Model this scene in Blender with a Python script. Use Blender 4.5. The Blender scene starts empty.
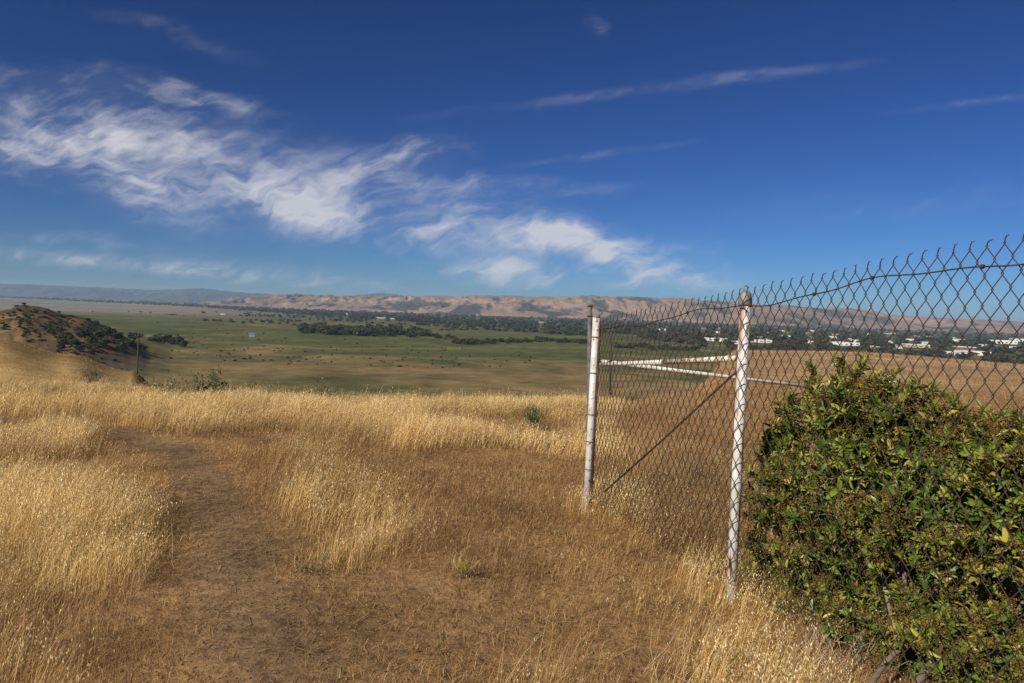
import bpy, math, random
import numpy as np
from mathutils import Vector, Matrix

random.seed(7)
rng = np.random.default_rng(11)
scene = bpy.context.scene
COL = scene.collection
R_ = math.radians

# ------------------------------------------------------------------ camera
F, CX, CY = 731.0, 512.0, 341.5
EYE = np.array([0.0, 0.0, 1.65])
PITCH, ROLL = math.atan(31.5 / F), math.atan(0.034)
fw = np.array([0, math.cos(PITCH), -math.sin(PITCH)])
r0 = np.array([1.0, 0, 0]); u0 = np.array([0, math.sin(PITCH), math.cos(PITCH)])
rt = math.cos(ROLL) * r0 + math.sin(ROLL) * u0
up = math.cos(ROLL) * u0 - math.sin(ROLL) * r0

def ray(px, py):
    return rt * ((px - CX) / F) + up * ((CY - py) / F) + fw

def P(px, py, Y):
    d = ray(px, py)
    return EYE + d * (Y / d[1])

def project(x, y, z):
    """world arrays -> picture coordinates, only used to decide what grows where"""
    v = np.stack([x - EYE[0], y - EYE[1], z - EYE[2]], -1)
    d = np.maximum(v @ fw, 1e-3)
    return CX + F * (v @ rt) / d, CY - F * (v @ up) / d

def horizon(px):
    return 310 + 0.034 * (px - 512)

cam = bpy.data.objects.new("camera", bpy.data.cameras.new("camera"))
COL.objects.link(cam)
M = Matrix.Identity(4)
for i in range(3):
    M[i][0], M[i][1], M[i][2], M[i][3] = rt[i], up[i], -fw[i], EYE[i]
cam.matrix_world = M
cam.data.sensor_width = 36
cam.data.lens = 36 * F / 1024
cam.data.clip_start = 0.05
cam.data.clip_end = 2000000
scene.camera = cam

# ------------------------------------------------------------------ helpers
def tag(o, label, cat, group=None, kind=None):
    o["label"] = label; o["category"] = cat
    if group: o["group"] = group
    if kind: o["kind"] = kind
    return o

def empty(name, loc=(0, 0, 0)):
    o = bpy.data.objects.new(name, None); COL.objects.link(o); o.location = loc
    o.empty_display_size = 0.1
    return o

def mesh_obj(name, me, mat=None, parent=None):
    o = bpy.data.objects.new(name, me)
    if mat and not me.materials: me.materials.append(mat)
    COL.objects.link(o)
    if parent:
        o.parent = parent
        o.matrix_parent_inverse = Matrix.Translation(parent.location).inverted()
    return o

def np_mesh(name, verts, faces_list, colors=None, smooth=False):
    """faces_list: list of int arrays (n,3) or (n,4)"""
    me = bpy.data.meshes.new(name)
    verts = np.asarray(verts, np.float32)
    me.vertices.add(len(verts)); me.vertices.foreach_set("co", verts.ravel())
    idx = np.concatenate([f.ravel() for f in faces_list]).astype(np.int32)
    tot = np.concatenate([np.full(len(f), f.shape[1]) for f in faces_list]).astype(np.int32)
    st = np.concatenate([[0], np.cumsum(tot)[:-1]]).astype(np.int32)
    me.loops.add(len(idx)); me.loops.foreach_set("vertex_index", idx)
    me.polygons.add(len(tot))
    me.polygons.foreach_set("loop_start", st)
    me.polygons.foreach_set("use_smooth", np.full(len(tot), smooth))
    if colors is not None:
        a = me.attributes.new("tint", "FLOAT_COLOR", "POINT")
        c = np.ones((len(verts), 4), np.float32); c[:, :3] = colors
        a.data.foreach_set("color", c.ravel())
    me.update(calc_edges=True)
    return me

class MB:
    """collects shapes of one part"""
    def __init__(s): s.v = []; s.f = []
    def tube(s, pts, r, n=8, cap=True):
        pts = [Vector(p) for p in pts]
        rs = r if hasattr(r, "__len__") else [r] * len(pts)
        b = len(s.v); prev = None
        for i, p in enumerate(pts):
            t = (pts[min(i + 1, len(pts) - 1)] - pts[max(i - 1, 0)]).normalized()
            if prev is None:
                a = Vector((0, 0, 1)) if abs(t.z) < 0.9 else Vector((1, 0, 0))
                x = t.cross(a).normalized()
            else:
                x = (prev - t * prev.dot(t)).normalized()
            prev = x; y = t.cross(x)
            for k in range(n):
                an = 2 * math.pi * k / n
                s.v.append(tuple(p + (x * math.cos(an) + y * math.sin(an)) * rs[i]))
        for i in range(len(pts) - 1):
            for k in range(n):
                k2 = (k + 1) % n
                s.f.append((b + i * n + k, b + i * n + k2, b + (i + 1) * n + k2, b + (i + 1) * n + k))
        if cap:
            s.f.append(tuple(b + k for k in range(n))[::-1])
            e = b + (len(pts) - 1) * n
            s.f.append(tuple(e + k for k in range(n)))
    def box(s, c, size, rz=0):
        b = len(s.v); cs, sn = math.cos(rz), math.sin(rz)
        for sx, sy, sz in ((-1,-1,-1),(1,-1,-1),(1,1,-1),(-1,1,-1),(-1,-1,1),(1,-1,1),(1,1,1),(-1,1,1)):
            x, y, z = sx * size[0] / 2, sy * size[1] / 2, sz * size[2] / 2
            s.v.append((c[0] + x * cs - y * sn, c[1] + x * sn + y * cs, c[2] + z))
        for q in ((0,3,2,1),(4,5,6,7),(0,1,5,4),(1,2,6,5),(2,3,7,6),(3,0,4,7)):
            s.f.append(tuple(b + i for i in q))
    def ring(s, c, axis, R, r, n=16, m=6):
        c = Vector(c); t = Vector(axis).normalized()
        a = Vector((0, 0, 1)) if abs(t.z) < 0.9 else Vector((1, 0, 0))
        x = t.cross(a).normalized(); y = t.cross(x)
        b = len(s.v)
        for i in range(n):
            an = 2 * math.pi * i / n; d = x * math.cos(an) + y * math.sin(an)
            for k in range(m):
                bn = 2 * math.pi * k / m
                s.v.append(tuple(c + d * (R + r * math.cos(bn)) + t * r * 1.6 * math.sin(bn)))
        for i in range(n):
            for k in range(m):
                i2, k2 = (i + 1) % n, (k + 1) % m
                s.f.append((b + i * m + k, b + i2 * m + k, b + i2 * m + k2, b + i * m + k2))
    def build(s, name, mat, parent=None, smooth=True):
        me = bpy.data.meshes.new(name); me.from_pydata(s.v, [], s.f)
        me.polygons.foreach_set("use_smooth", [smooth] * len(me.polygons)); me.update()
        return mesh_obj(name, me, mat, parent)

# value noise -------------------------------------------------------
_H = rng.random((256, 256))
def vnoise(x, y):
    xi = np.floor(x).astype(int); yi = np.floor(y).astype(int)
    fx = x - xi; fy = y - yi
    fx = fx * fx * (3 - 2 * fx); fy = fy * fy * (3 - 2 * fy)
    a = _H[xi & 255, yi & 255]; b = _H[(xi + 1) & 255, yi & 255]
    c = _H[xi & 255, (yi + 1) & 255]; d = _H[(xi + 1) & 255, (yi + 1) & 255]
    return (a * (1 - fx) + b * fx) * (1 - fy) + (c * (1 - fx) + d * fx) * fy
def fbm(x, y, o=4, g=0.5):
    t = 0; a = 1; n = 0
    for i in range(o):
        t = t + a * vnoise(x * 2 ** i + 17.3 * i, y * 2 ** i + 9.1 * i); n += a; a *= g
    return t / n
def sst(a, b, x):
    t = np.clip((x - a) / (b - a), 0, 1); return t * t * (3 - 2 * t)

# ------------------------------------------------------------------ materials
def new_mat(name):
    m = bpy.data.materials.new(name); m.use_nodes = True
    nt = m.node_tree; bs = nt.nodes["Principled BSDF"]
    return m, nt, nt.nodes, nt.links, bs

def simple_mat(name, col, rough=0.8, var=0.25, scale=8.0, metal=0.0, spec=0.3):
    m, nt, N, L, bs = new_mat(name)
    tc = N.new("ShaderNodeTexCoord"); no = N.new("ShaderNodeTexNoise")
    no.inputs["Scale"].default_value = scale; no.inputs["Detail"].default_value = 5
    L.new(tc.outputs["Object"], no.inputs["Vector"])
    mr = N.new("ShaderNodeMapRange"); mr.inputs[3].default_value = 1 - var; mr.inputs[4].default_value = 1 + var
    mr.inputs[1].default_value = 0.3; mr.inputs[2].default_value = 0.7
    L.new(no.outputs["Fac"], mr.inputs[0])
    mx = N.new("ShaderNodeVectorMath"); mx.operation = "SCALE"; mx.inputs[0].default_value = col
    L.new(mr.outputs[0], mx.inputs["Scale"]); L.new(mx.outputs[0], bs.inputs["Base Color"])
    bs.inputs["Roughness"].default_value = rough; bs.inputs["Metallic"].default_value = metal
    bs.inputs["Specular IOR Level"].default_value = spec
    return m

def tint_mat(name, rough=0.6, spec=0.25, trans=0.3, gain=1.0):
    """colour per blade / leaf from the 'tint' attribute, thin and slightly translucent"""
    m, nt, N, L, bs = new_mat(name)
    at = N.new("ShaderNodeAttribute"); at.attribute_name = "tint"
    L.new(at.outputs["Color"], bs.inputs["Base Color"])
    bs.inputs["Roughness"].default_value = rough; bs.inputs["Specular IOR Level"].default_value = spec
    tr = N.new("ShaderNodeBsdfTranslucent"); L.new(at.outputs["Color"], tr.inputs["Color"])
    mx = N.new("ShaderNodeMixShader"); mx.inputs[0].default_value = trans
    L.new(bs.outputs[0], mx.inputs[1]); L.new(tr.outputs[0], mx.inputs[2])
    L.new(mx.outputs[0], N["Material Output"].inputs["Surface"])
    return m

def painted_metal(name, base, rust_amount, top_z=None):
    """old white paint over steel, with rust showing through in streaks"""
    m, nt, N, L, bs = new_mat(name)
    tc = N.new("ShaderNodeTexCoord")
    mp = N.new("ShaderNodeMapping"); mp.inputs["Scale"].default_value = (1, 1, 0.12) if top_z else (1, 1, 1)
    L.new(tc.outputs["Object"], mp.inputs["Vector"])
    n1 = N.new("ShaderNodeTexNoise"); n1.inputs["Scale"].default_value = 38; n1.inputs["Detail"].default_value = 6
    L.new(mp.outputs[0], n1.inputs["Vector"])
    n2 = N.new("ShaderNodeTexNoise"); n2.inputs["Scale"].default_value = 7; n2.inputs["Detail"].default_value = 4
    L.new(tc.outputs["Object"], n2.inputs["Vector"])
    rmp = N.new("ShaderNodeMapRange"); rmp.inputs[1].default_value = 0.62 - rust_amount; rmp.inputs[2].default_value = 0.72 - rust_amount
    fac_src = n1.outputs["Fac"]
    L.new(fac_src, rmp.inputs[0]); fac = rmp.outputs[0]
    if top_z:      # rust runs down one side from the cap
        sp = N.new("ShaderNodeSeparateXYZ"); L.new(tc.outputs["Object"], sp.inputs[0])
        mz = N.new("ShaderNodeMapRange"); mz.inputs[1].default_value = top_z[0]; mz.inputs[2].default_value = top_z[1]
        L.new(sp.outputs["Z"], mz.inputs[0])
        mxx = N.new("ShaderNodeMapRange"); mxx.inputs[1].default_value = top_z[2]; mxx.inputs[2].default_value = top_z[3]
        L.new(sp.outputs["X"], mxx.inputs[0])
        a = N.new("ShaderNodeMath"); a.operation = "MULTIPLY"; L.new(mz.outputs[0], a.inputs[0]); L.new(mxx.outputs[0], a.inputs[1])
        n3 = N.new("ShaderNodeMapRange"); n3.inputs[1].default_value = 0.34; n3.inputs[2].default_value = 0.5
        L.new(n1.outputs["Fac"], n3.inputs[0])
        a2 = N.new("ShaderNodeMath"); a2.operation = "MULTIPLY"; L.new(a.outputs[0], a2.inputs[0]); L.new(n3.outputs[0], a2.inputs[1])
        b = N.new("ShaderNodeMath"); b.operation = "MAXIMUM"; L.new(fac, b.inputs[0]); L.new(a2.outputs[0], b.inputs[1]); fac = b.outputs[0]
    cr = N.new("ShaderNodeMix"); cr.data_type = "RGBA"
    dirt = N.new("ShaderNodeMix"); dirt.data_type = "RGBA"
    dirt.inputs[6].default_value = (*base, 1); dirt.inputs[7].default_value = (base[0] * .72, base[1] * .69, base[2] * .62, 1)
    dm = N.new("ShaderNodeMapRange"); dm.inputs[1].default_value = .4; dm.inputs[2].default_value = .68; L.new(n2.outputs["Fac"], dm.inputs[0])
    L.new(dm.outputs[0], dirt.inputs[0])
    rc = N.new("ShaderNodeMix"); rc.data_type = "RGBA"; rc.inputs[6].default_value = (.30, .105, .03, 1); rc.inputs[7].default_value = (.12, .045, .02, 1)
    L.new(n2.outputs["Fac"], rc.inputs[0])
    L.new(fac, cr.inputs[0]); L.new(dirt.outputs[2], cr.inputs[6]); L.new(rc.outputs[2], cr.inputs[7])
    L.new(cr.outputs[2], bs.inputs["Base Color"]); bs.inputs["Roughness"].default_value = .55
    bp = N.new("ShaderNodeBump"); bp.inputs["Strength"].default_value = .25; bp.inputs["Distance"].default_value = .003
    L.new(n1.outputs["Fac"], bp.inputs["Height"]); L.new(bp.outputs[0], bs.inputs["Normal"])
    return m

m_wire = simple_mat("rusty_wire", (.052, .036, .028), .7, .5, 40, .2)
m_rod = simple_mat("rusty_rod", (.07, .035, .022), .8, .4, 30, .2)
m_grey = simple_mat("galvanised_grey", (.22, .22, .215), .6, .3, 20, .35)
m_stake = simple_mat("weathered_steel", (.12, .115, .11), .75, .4, 25, .3)
m_rail = painted_metal("rail_paint", (.72, .70, .66), .02)
m_railrust = painted_metal("rail_paint_rusty", (.66, .62, .56), .10)
m_post = painted_metal("post_paint", (.56, .565, .57), .045)
m_leafy = tint_mat("leaf", .42, .4, .22)
m_grass = tint_mat("dry_grass_blade", .65, .2, .28)
m_tree = tint_mat("tree_leaf", .8, .1, .15)
m_bark = simple_mat("bark", (.16, .125, .10), .9, .35, 18)
m_wood = simple_mat("pole_wood", (.055, .043, .036), .9, .3, 5)

# ------------------------------------------------------------------ terrain
H_VALLEY = -60.0
KR = np.array([0, 6, 10, 14, 18, 22, 35, 60, 90, 110, 150, 250, 400, 560])
KP = np.array([-900, 0, 65, 130, 180, 300, 450, 600, 680, 740, 860, 1024, 1500])
KZ = np.array([
    [0, -.05, -.15, -.40, -.75, -1.10, -2.0, -1.0, -5, -8, -16, -30, -48, -60],     # -900
    [0, -.05, -.13, -.26, -.50, -.80, -1.9, -1.50, -6, -9.5, -17, -32, -50, -60],   # 0
    [0, -.05, -.13, -.28, -.56, -.90, -2.1, -2.60, -8, -12, -19, -33, -50, -60],    # 65
    [0, -.04, -.14, -.32, -.64, -1.05, -2.4, -4.05, -11, -14, -20, -35, -52, -60],    # 130
    [0, -.04, -.14, -.36, -.80, -1.30, -3.2, -7.2, -15, -18, -24, -40, -55, -60],     # 180
    [0, 0, -.12, -.36, -.85, -1.50, -4.2, -11, -18, -22, -30, -46, -58, -60],         # 300
    [0, 0, -.10, -.34, -.80, -1.50, -4.3, -11, -18, -22, -30, -46, -58, -60],         # 450
    [0, -.10, -.18, -.34, -.70, -1.25, -3.9, -10, -17, -21, -30, -46, -58, -60],         # 600
    [0, -.12, -.19, -.30, -.50, -.85, -2.0, -5.0, -9, -12, -20, -40, -57, -60],      # 680
    [0, -.12, -.19, -.27, -.38, -.50, -.85, -1.55, -2.4, -3.2, -9, -31, -53, -60],   # 740
    [0, -.12, -.18, -.25, -.33, -.42, -.72, -1.22, -1.95, -2.6, -6.5, -26, -52, -60],    # 860
    [0, -.12, -.18, -.25, -.34, -.45, -.82, -1.42, -2.25, -3.0, -7, -27, -52, -60],    # 1024
    [0, -.12, -.18, -.25, -.34, -.45, -.82, -1.42, -2.25, -3.0, -7, -27, -52, -60],
])
def knoll_top(px):
    return np.interp(px, [-300, -60, 0, 18, 32, 48, 62, 85, 105, 125, 145, 165, 185],
                     [303, 306, 309, 306.5, 307, 309.5, 313, 318, 325, 333.5, 341, 347.5, 351])
def terrain(x, y):
    a = np.arctan2(x, y); R = np.hypot(x, y)
    px = 512 + F * np.tan(np.clip(a, -1.1, 1.1))
    px = np.where(np.abs(a) > 1.1, np.where(a > 0, 1500, -900), px)
    ci = np.clip(np.searchsorted(KP, px) - 1, 0, len(KP) - 2)
    ct = np.clip((px - KP[ci]) / (KP[ci + 1] - KP[ci]), 0, 1); ct = ct * ct * (3 - 2 * ct)
    lr = np.log(R + 4); LK = np.log(KR + 4.0)
    # C1 hermite in log R
    def prof(c):
        i = np.clip(np.searchsorted(LK, lr) - 1, 0, len(LK) - 2)
        z = KZ[c]
        h = LK[i + 1] - LK[i]; t = np.clip((lr - LK[i]) / h, 0, 1)
        def slope(j):
            jm = np.clip(j - 1, 0, len(LK) - 1); jp = np.clip(j + 1, 0, len(LK) - 1)
            return (z[np.arange(len(z))[None].repeat(1, 0)[0]][jp] - z[jm]) / (LK[jp] - LK[jm]) if z.ndim == 1 else \
                   (z[np.arange(len(j)), jp] - z[np.arange(len(j)), jm]) / (LK[jp] - LK[jm])
        n = np.arange(len(i))
        z0 = z[n, i]; z1 = z[n, i + 1]; m0 = slope(i) * h; m1 = slope(i + 1) * h
        t2 = t * t; t3 = t2 * t
        return (2*t3-3*t2+1)*z0 + (t3-2*t2+t)*m0 + (-2*t3+3*t2)*z1 + (t3-t2)*m1
    shp = x.shape
    lr = lr.ravel(); ci = ci.ravel(); ct = ct.ravel()
    z = prof(ci) * (1 - ct) + prof(ci + 1) * ct
    z = np.where(R.ravel() > 560, H_VALLEY, z).reshape(shp)
    # rounded undulation and small roughness
    z = z + (fbm(x * .13 + 5, y * .13 + 3, 3) - .5) * .22 * sst(4, 14, R) * (1 - sst(200, 500, R))
    z = z + (fbm(x * 1.7, y * 1.7, 3) - .5) * .07 * (1 - sst(30, 60, R))
    z = z + (fbm(x * .02 + 3, y * .02 + 8, 3) - .5) * 3.0 * sst(60, 200, R) * (1 - sst(450, 560, R))
    # brown scrubby knoll on the left, rising from the valley floor
    kt = knoll_top(px) - horizon(px) + 5 * (fbm(px * .06, px * 0, 2) - .5)
    hz = EYE[2] - kt / F * 900 - H_VALLEY
    hz = np.maximum(hz, 0) * (np.abs(a) < 1.1) * (1 - sst(150, 185, px))
    bump = np.exp(-((R - 900) / np.where(R < 900, 215., 150.)) ** 2)
    rough = 1 + (fbm(x * .02, y * .02, 5) - .5) * .30
    z = z + hz * bump * np.where(px > 10, rough, 1)
    return z

def tz(x, y):
    return float(terrain(np.array([float(x)]), np.array([float(y)]))[0])

def ground_at(px, py, lo=1.5, hi=20000):
    """first ground point seen through a picture position"""
    d = ray(px, py); t = np.geomspace(lo, hi, 3000)
    z = EYE[2] + d[2] * t; g = terrain(d[0] * t, d[1] * t)
    k = np.argmax(z < g) if (z < g).any() else len(t) - 1
    return np.array([d[0] * t[k], d[1] * t[k], g[k]])

# -------- what grows where (decided on the ground near the camera)
PATH = np.array([ground_at(*p)[:2] for p in ((282, 720), (262, 660), (244, 600), (230, 550), (216, 510), (200, 475), (178, 452), (140, 438), (95, 430), (40, 424), (-40, 420))])
PATH = np.vstack([PATH[0] + (PATH[0] - PATH[1]) * 6, PATH])
PW = np.array([.42, .42, .40, .36, .31, .28, .27, .28, .30, .32, .32, .32])
def path_dist(x, y):
    """distance from the trail's middle divided by its half-width"""
    best = np.full(x.shape, 1e9)
    for i in range(len(PATH) - 1):
        a, b = PATH[i], PATH[i + 1]; ab = b - a
        t = np.clip(((x - a[0]) * ab[0] + (y - a[1]) * ab[1]) / (ab @ ab), 0, 1)
        d = np.hypot(x - a[0] - t * ab[0], y - a[1] - t * ab[1]) / (PW[i] * (1 - t) + PW[i + 1] * t)
        best = np.minimum(best, d)
    return best
def blob(px, py, cx, cy, sx, sy, soft=1.0):
    return np.exp(-(((px - cx) / sx) ** 2 + ((py - cy) / sy) ** 2) * soft)

def growth(x, y):
    """(tallness 0..1, cover 0..1, gold 0..1) of the dry grass"""
    z = terrain(x, y); px, py = project(x, y, z); R = np.hypot(x, y)
    n = fbm(x * .55, y * .55, 3); n2 = fbm(x * 1.6 + 40, y * 1.6, 3); n3 = fbm(x * .9 + 70, y * .9 + 20, 4)
    bx, by = px + (n - .5) * 150 + (n2 - .5) * 60, py + (n3 - .5) * 70 + (n2 - .5) * 24      # ragged outlines
    pd0 = path_dist(x, y)
    T = .34 * sst(.48, .62, n3) + .07                                                  # thin grass everywhere
    trod = blob(px, py, 420, 640, 190, 85)
    T = T * (1 - .75 * np.clip(trod, 0, 1))
    T = np.maximum(T, .62 * sst(8.5, 13, R + (n - .5) * 9) * (1 - .55 * sst(600, 640, px)))   # band along the crest
    T = np.maximum(T, .95 * blob(bx, by, 40, 528, 135, 62))           # clump left of the trail
    T = np.maximum(T, .70 * blob(bx, by, -60, 600, 120, 90))
    T = np.maximum(T, .42 * blob(bx, by, 60, 690, 120, 70))
    T = np.maximum(T, .74 * blob(bx, by, 285, 492, 85, 34))           # right of the trail
    T = np.maximum(T, .60 * blob(bx, by, 370, 530, 90, 30))
    T = np.maximum(T, .50 * blob(bx, by, 480, 515, 95, 24))
    T = np.maximum(T, .86 * blob(bx, by, 610, 530, 70, 42))           # along the fence
    T = np.maximum(T, 1.05 * blob(bx, by, 690, 645, 62, 95))
    T = np.maximum(T, 1.1 * blob(bx, by, 745, 725, 80, 70))
    T = np.maximum(T, .40 * sst(605, 650, px) * (py < 560) * (1 - .4 * sst(14, 30, R)))
    T = T * (.30 + 1.4 * n) * (.60 + .8 * n2)
    pd = pd0 + (n2 - .5) * 1.0 + (n - .5) * .5
    T = T * sst(.7, 2.0, pd)
    cover = .20 + .80 * sst(.2, 1.5, pd)
    cover = cover * (1 - .22 * np.clip(trod, 0, 1))
    return np.clip(T, 0, 1.15), cover, n, px, py, R

# -------- ground sheet
na = 760
az = np.concatenate([np.linspace(R_(-46), R_(46), na), np.linspace(R_(46), R_(314), 90)[1:-1]])
rad = np.concatenate([np.geomspace(.4, 45000, 800)])
A, RR = np.meshgrid(az, rad)
gx, gy = np.sin(A) * RR, np.cos(A) * RR
gz = terrain(gx, gy)
nA, nR = len(az), len(rad)
gv = np.stack([gx, gy, gz], -1).reshape(-1, 3)
gv = np.vstack([gv, [[0, 0, tz(0, 0.01)]]])
i = np.arange(nR - 1)[:, None] * nA; j = np.arange(nA)[None]; j2 = (j + 1) % nA
quads = np.stack([i + j, i + nA + j, i + nA + j2, i + j2], -1).reshape(-1, 4)[:, ::-1]
jj = np.arange(nA); fan = np.stack([np.full(nA, len(gv) - 1), (jj + 1) % nA, jj], -1)[:, ::-1]

X, Y, Zr = gx.ravel(), gy.ravel(), gz.ravel(); Rr = np.hypot(X, Y)
T, cover, n_, gpx, gpy, _ = growth(X, Y)
def c3(*c): return np.array(c)[None]
soil = c3(.178, .118, .071); thatch = c3(.31, .192, .092); gold = c3(.36, .235, .095)
m1 = fbm(X * 2.3, Y * 2.3, 4)[:, None]
col = soil * (.75 + .5 * m1)
col = col + (thatch * (.45 + 1.1 * m1) - col) * cover[:, None]
far_gold = sst(25, 60, Rr)[:, None]
col = col + (gold * (.75 + .5 * fbm(X * .25, Y * .25, 4)[:, None]) - col) * far_gold
# the field beyond the fence: browner near, straw coloured farther, with faint mown lines
ff = (sst(690, 770, gpx) * sst(20, 60, Rr))[:, None]
lines = (.88 + .24 * vnoise(X * .03, Y * .9))[:, None]
col = col + (c3(.385, .265, .155) * lines * (.82 + .36 * fbm(X * .06, Y * .14, 4)[:, None]) - col) * ff
# spur on the left: some browner folds
sp = ((1 - sst(130, 200, gpx)) * sst(24, 34, Rr) * (1 - sst(64, 90, Rr)))[:, None]
fold = fbm(X * .05 + 2, Y * .16, 4)[:, None]
col = col + (c3(.40, .275, .115) * (.42 + 1.0 * fold) - col) * sp * .9
# slope down into the valley
slope = (sst(60, 200, Rr) * (1 - sst(720, 780, gpx)))[:, None]
col = col + (c3(.15, .105, .05) * (.6 + .8 * fbm(X * .03, Y * .03, 4)[:, None]) - col) * slope
# valley floor: marsh, dry patches, tracks
v = sst(330, 520, Rr)[:, None]
dp = (gpy - horizon(gpx))
s1 = fbm(X * .0022 + 3, Y * .0042 + 1, 5)[:, None]; s2 = fbm(X * .012, Y * .014, 4)[:, None]; s3 = fbm(X * .0011 + 9, Y * .0028, 3)[:, None]
green = c3(.070, .086, .028); olive = c3(.098, .096, .036); brown = c3(.155, .112, .052)
vc = green + (olive - green) * sst(.42, .60, s1)
vc = vc + (brown - vc) * sst(.56, .68, s3 * .55 + s2 * .45)
vc = vc * (.42 + 1.16 * s2)
bp_ = np.maximum.reduce([.9 * blob(gpx, gpy, 405, 372, 70, 9), .8 * blob(gpx, gpy, 250, 350, 90, 12), .8 * blob(gpx, gpy, 520, 326, 90, 4),
                         .7 * blob(gpx, gpy, 300, 366, 60, 10), .6 * blob(gpx, gpy, 200, 358, 60, 10), .9 * blob(gpx, gpy, 190, 317, 110, 3), .7 * blob(gpx, gpy, 330, 322, 60, 2.5), .6 * blob(gpx, gpy, 560, 375, 60, 9)])[:, None]
vc = vc + (c3(.165, .115, .058) * (.7 + .6 * s2) - vc) * np.clip(bp_ * (-.15 + 1.3 * s1), 0, .8)
gp_ = np.maximum.reduce([blob(gpx, gpy, 330, 335, 120, 6), blob(gpx, gpy, 500, 352, 140, 10), .8 * blob(gpx, gpy, 150, 365, 50, 14), .9 * blob(gpx, gpy, 140, 322, 90, 5)])[:, None]
vc = vc + (c3(.062, .082, .026) * (.75 + .5 * s2) - vc) * np.clip(gp_ * (.4 + .8 * s1), 0, 1)
for (x0, y0, x1, y1, w) in ((300, 349, 590, 347, .5), (330, 331, 420, 334, .5), (400, 357, 600, 361, .5), (200, 342, 320, 349, .5)):
    ly = y0 + (gpx - x0) * (y1 - y0) / (x1 - x0) + (vnoise(gpx * .02, gpx * 0) - .5) * 3
    k = (np.exp(-((gpy - ly) / w) ** 2) * (gpx > x0) * (gpx < x1))[:, None]
    vc = vc + (c3(.20, .165, .09) - vc) * k * .6
farv = sst(2200, 4000, Rr)[:, None]
vc = vc + (c3(.085, .085, .05) * (.6 + .8 * s2) - vc) * farv
flat_l = ((1 - sst(150, 330, gpx)) * sst(2600, 3600, Rr))[:, None]
vc = vc + (c3(.20, .17, .12) * (.75 + .5 * fbm(X * .0012, Y * .0006, 3)[:, None]) - vc) * flat_l
vc = vc * 1.08
col = col + (vc - col) * v
# knoll: dry grass, brown soil and rock
kn = np.clip((Zr - H_VALLEY) / 12, 0, 1)[:, None] * sst(430, 520, Rr)[:, None]
k1 = fbm(X * .022 + 7, Y * .022, 5)[:, None]; k2 = fbm(X * .06, Y * .06, 4)[:, None]
meadow = (blob(gpx, gpy, 25, 338, 45, 10) + .6 * blob(gpx, gpy, 30, 318, 30, 4))[:, None]
kc = c3(.095, .062, .036) + (c3(.20, .130, .052) - c3(.095, .062, .036)) * np.clip(sst(.50, .64, k1) + meadow * .6, 0, 1)
kc = kc + (c3(.05, .045, .024) - kc) * sst(.55, .66, k2) * (1 - .7 * np.clip(meadow, 0, 1))
brush = (blob(gpx, gpy, 85, 358, 60, 14) * (Rr > 400) * (Rr < 900))[:, None]
col = col + (c3(.15, .11, .075) * (.5 + 1.0 * k2) - col) * np.clip(brush * 1.2, 0, .9)
flat = (blob(gpx, gpy, 62, 351, 14, 2) * (Rr > 400) * (Rr < 1000))[:, None]
col = col + (c3(.30, .27, .22) - col) * flat
col = col + (kc - col) * kn
col = np.vstack([np.clip(col, .01, .8), soil])
gm = np_mesh("ground", gv, [quads, fan], col, True)

m, nt, N, L, bs = new_mat("dry_ground")
at = N.new("ShaderNodeAttribute"); at.attribute_name = "tint"
geo = N.new("ShaderNodeNewGeometry")
def noise(scale, detail, rough=.6):
    n = N.new("ShaderNodeTexNoise"); n.inputs["Scale"].default_value = scale; n.inputs["Detail"].default_value = detail
    n.inputs["Roughness"].default_value = rough; L.new(geo.outputs["Position"], n.inputs["Vector"]); return n
na_, nb_, nc_ = noise(14, 7, .7), noise(.9, 8, .65), noise(.035, 9, .72)
mr = N.new("ShaderNodeMapRange"); mr.inputs[1].default_value = .28; mr.inputs[2].default_value = .72; mr.inputs[3].default_value = .35; mr.inputs[4].default_value = 1.65
L.new(na_.outputs["Fac"], mr.inputs[0])
mr2 = N.new("ShaderNodeMapRange"); mr2.inputs[1].default_value = .3; mr2.inputs[2].default_value = .7; mr2.inputs[3].default_value = .7; mr2.inputs[4].default_value = 1.3
L.new(nb_.outputs["Fac"], mr2.inputs[0])
mm = N.new("ShaderNodeMath"); mm.operation = "MULTIPLY"; L.new(mr.outputs[0], mm.inputs[0]); L.new(mr2.outputs[0], mm.inputs[1])
mr3 = N.new("ShaderNodeMapRange"); mr3.inputs[1].default_value = .32; mr3.inputs[2].default_value = .68; mr3.inputs[3].default_value = .55; mr3.inputs[4].default_value = 1.45
L.new(nc_.outputs["Fac"], mr3.inputs[0])
mm3 = N.new("ShaderNodeMath"); mm3.operation = "MULTIPLY"; L.new(mm.outputs[0], mm3.inputs[0]); L.new(mr3.outputs[0], mm3.inputs[1]); mm = mm3
sc_ = N.new("ShaderNodeVectorMath"); sc_.operation = "SCALE"; L.new(at.outputs["Color"], sc_.inputs[0]); L.new(mm.outputs[0], sc_.inputs["Scale"])
L.new(sc_.outputs[0], bs.inputs["Base Color"]); bs.inputs["Roughness"].default_value = 1; bs.inputs["Specular IOR Level"].default_value = 0.05
bp = N.new("ShaderNodeBump"); bp.inputs["Strength"].default_value = .9; bp.inputs["Distance"].default_value = .03
L.new(na_.outputs["Fac"], bp.inputs["Height"]); L.new(bp.outputs[0], bs.inputs["Normal"])
m_ground = m
g = mesh_obj("ground", gm, m_ground)
tag(g, "dry hilltop with a bare brown trail, sloping down to a green valley floor", "ground", kind="structure")

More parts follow.
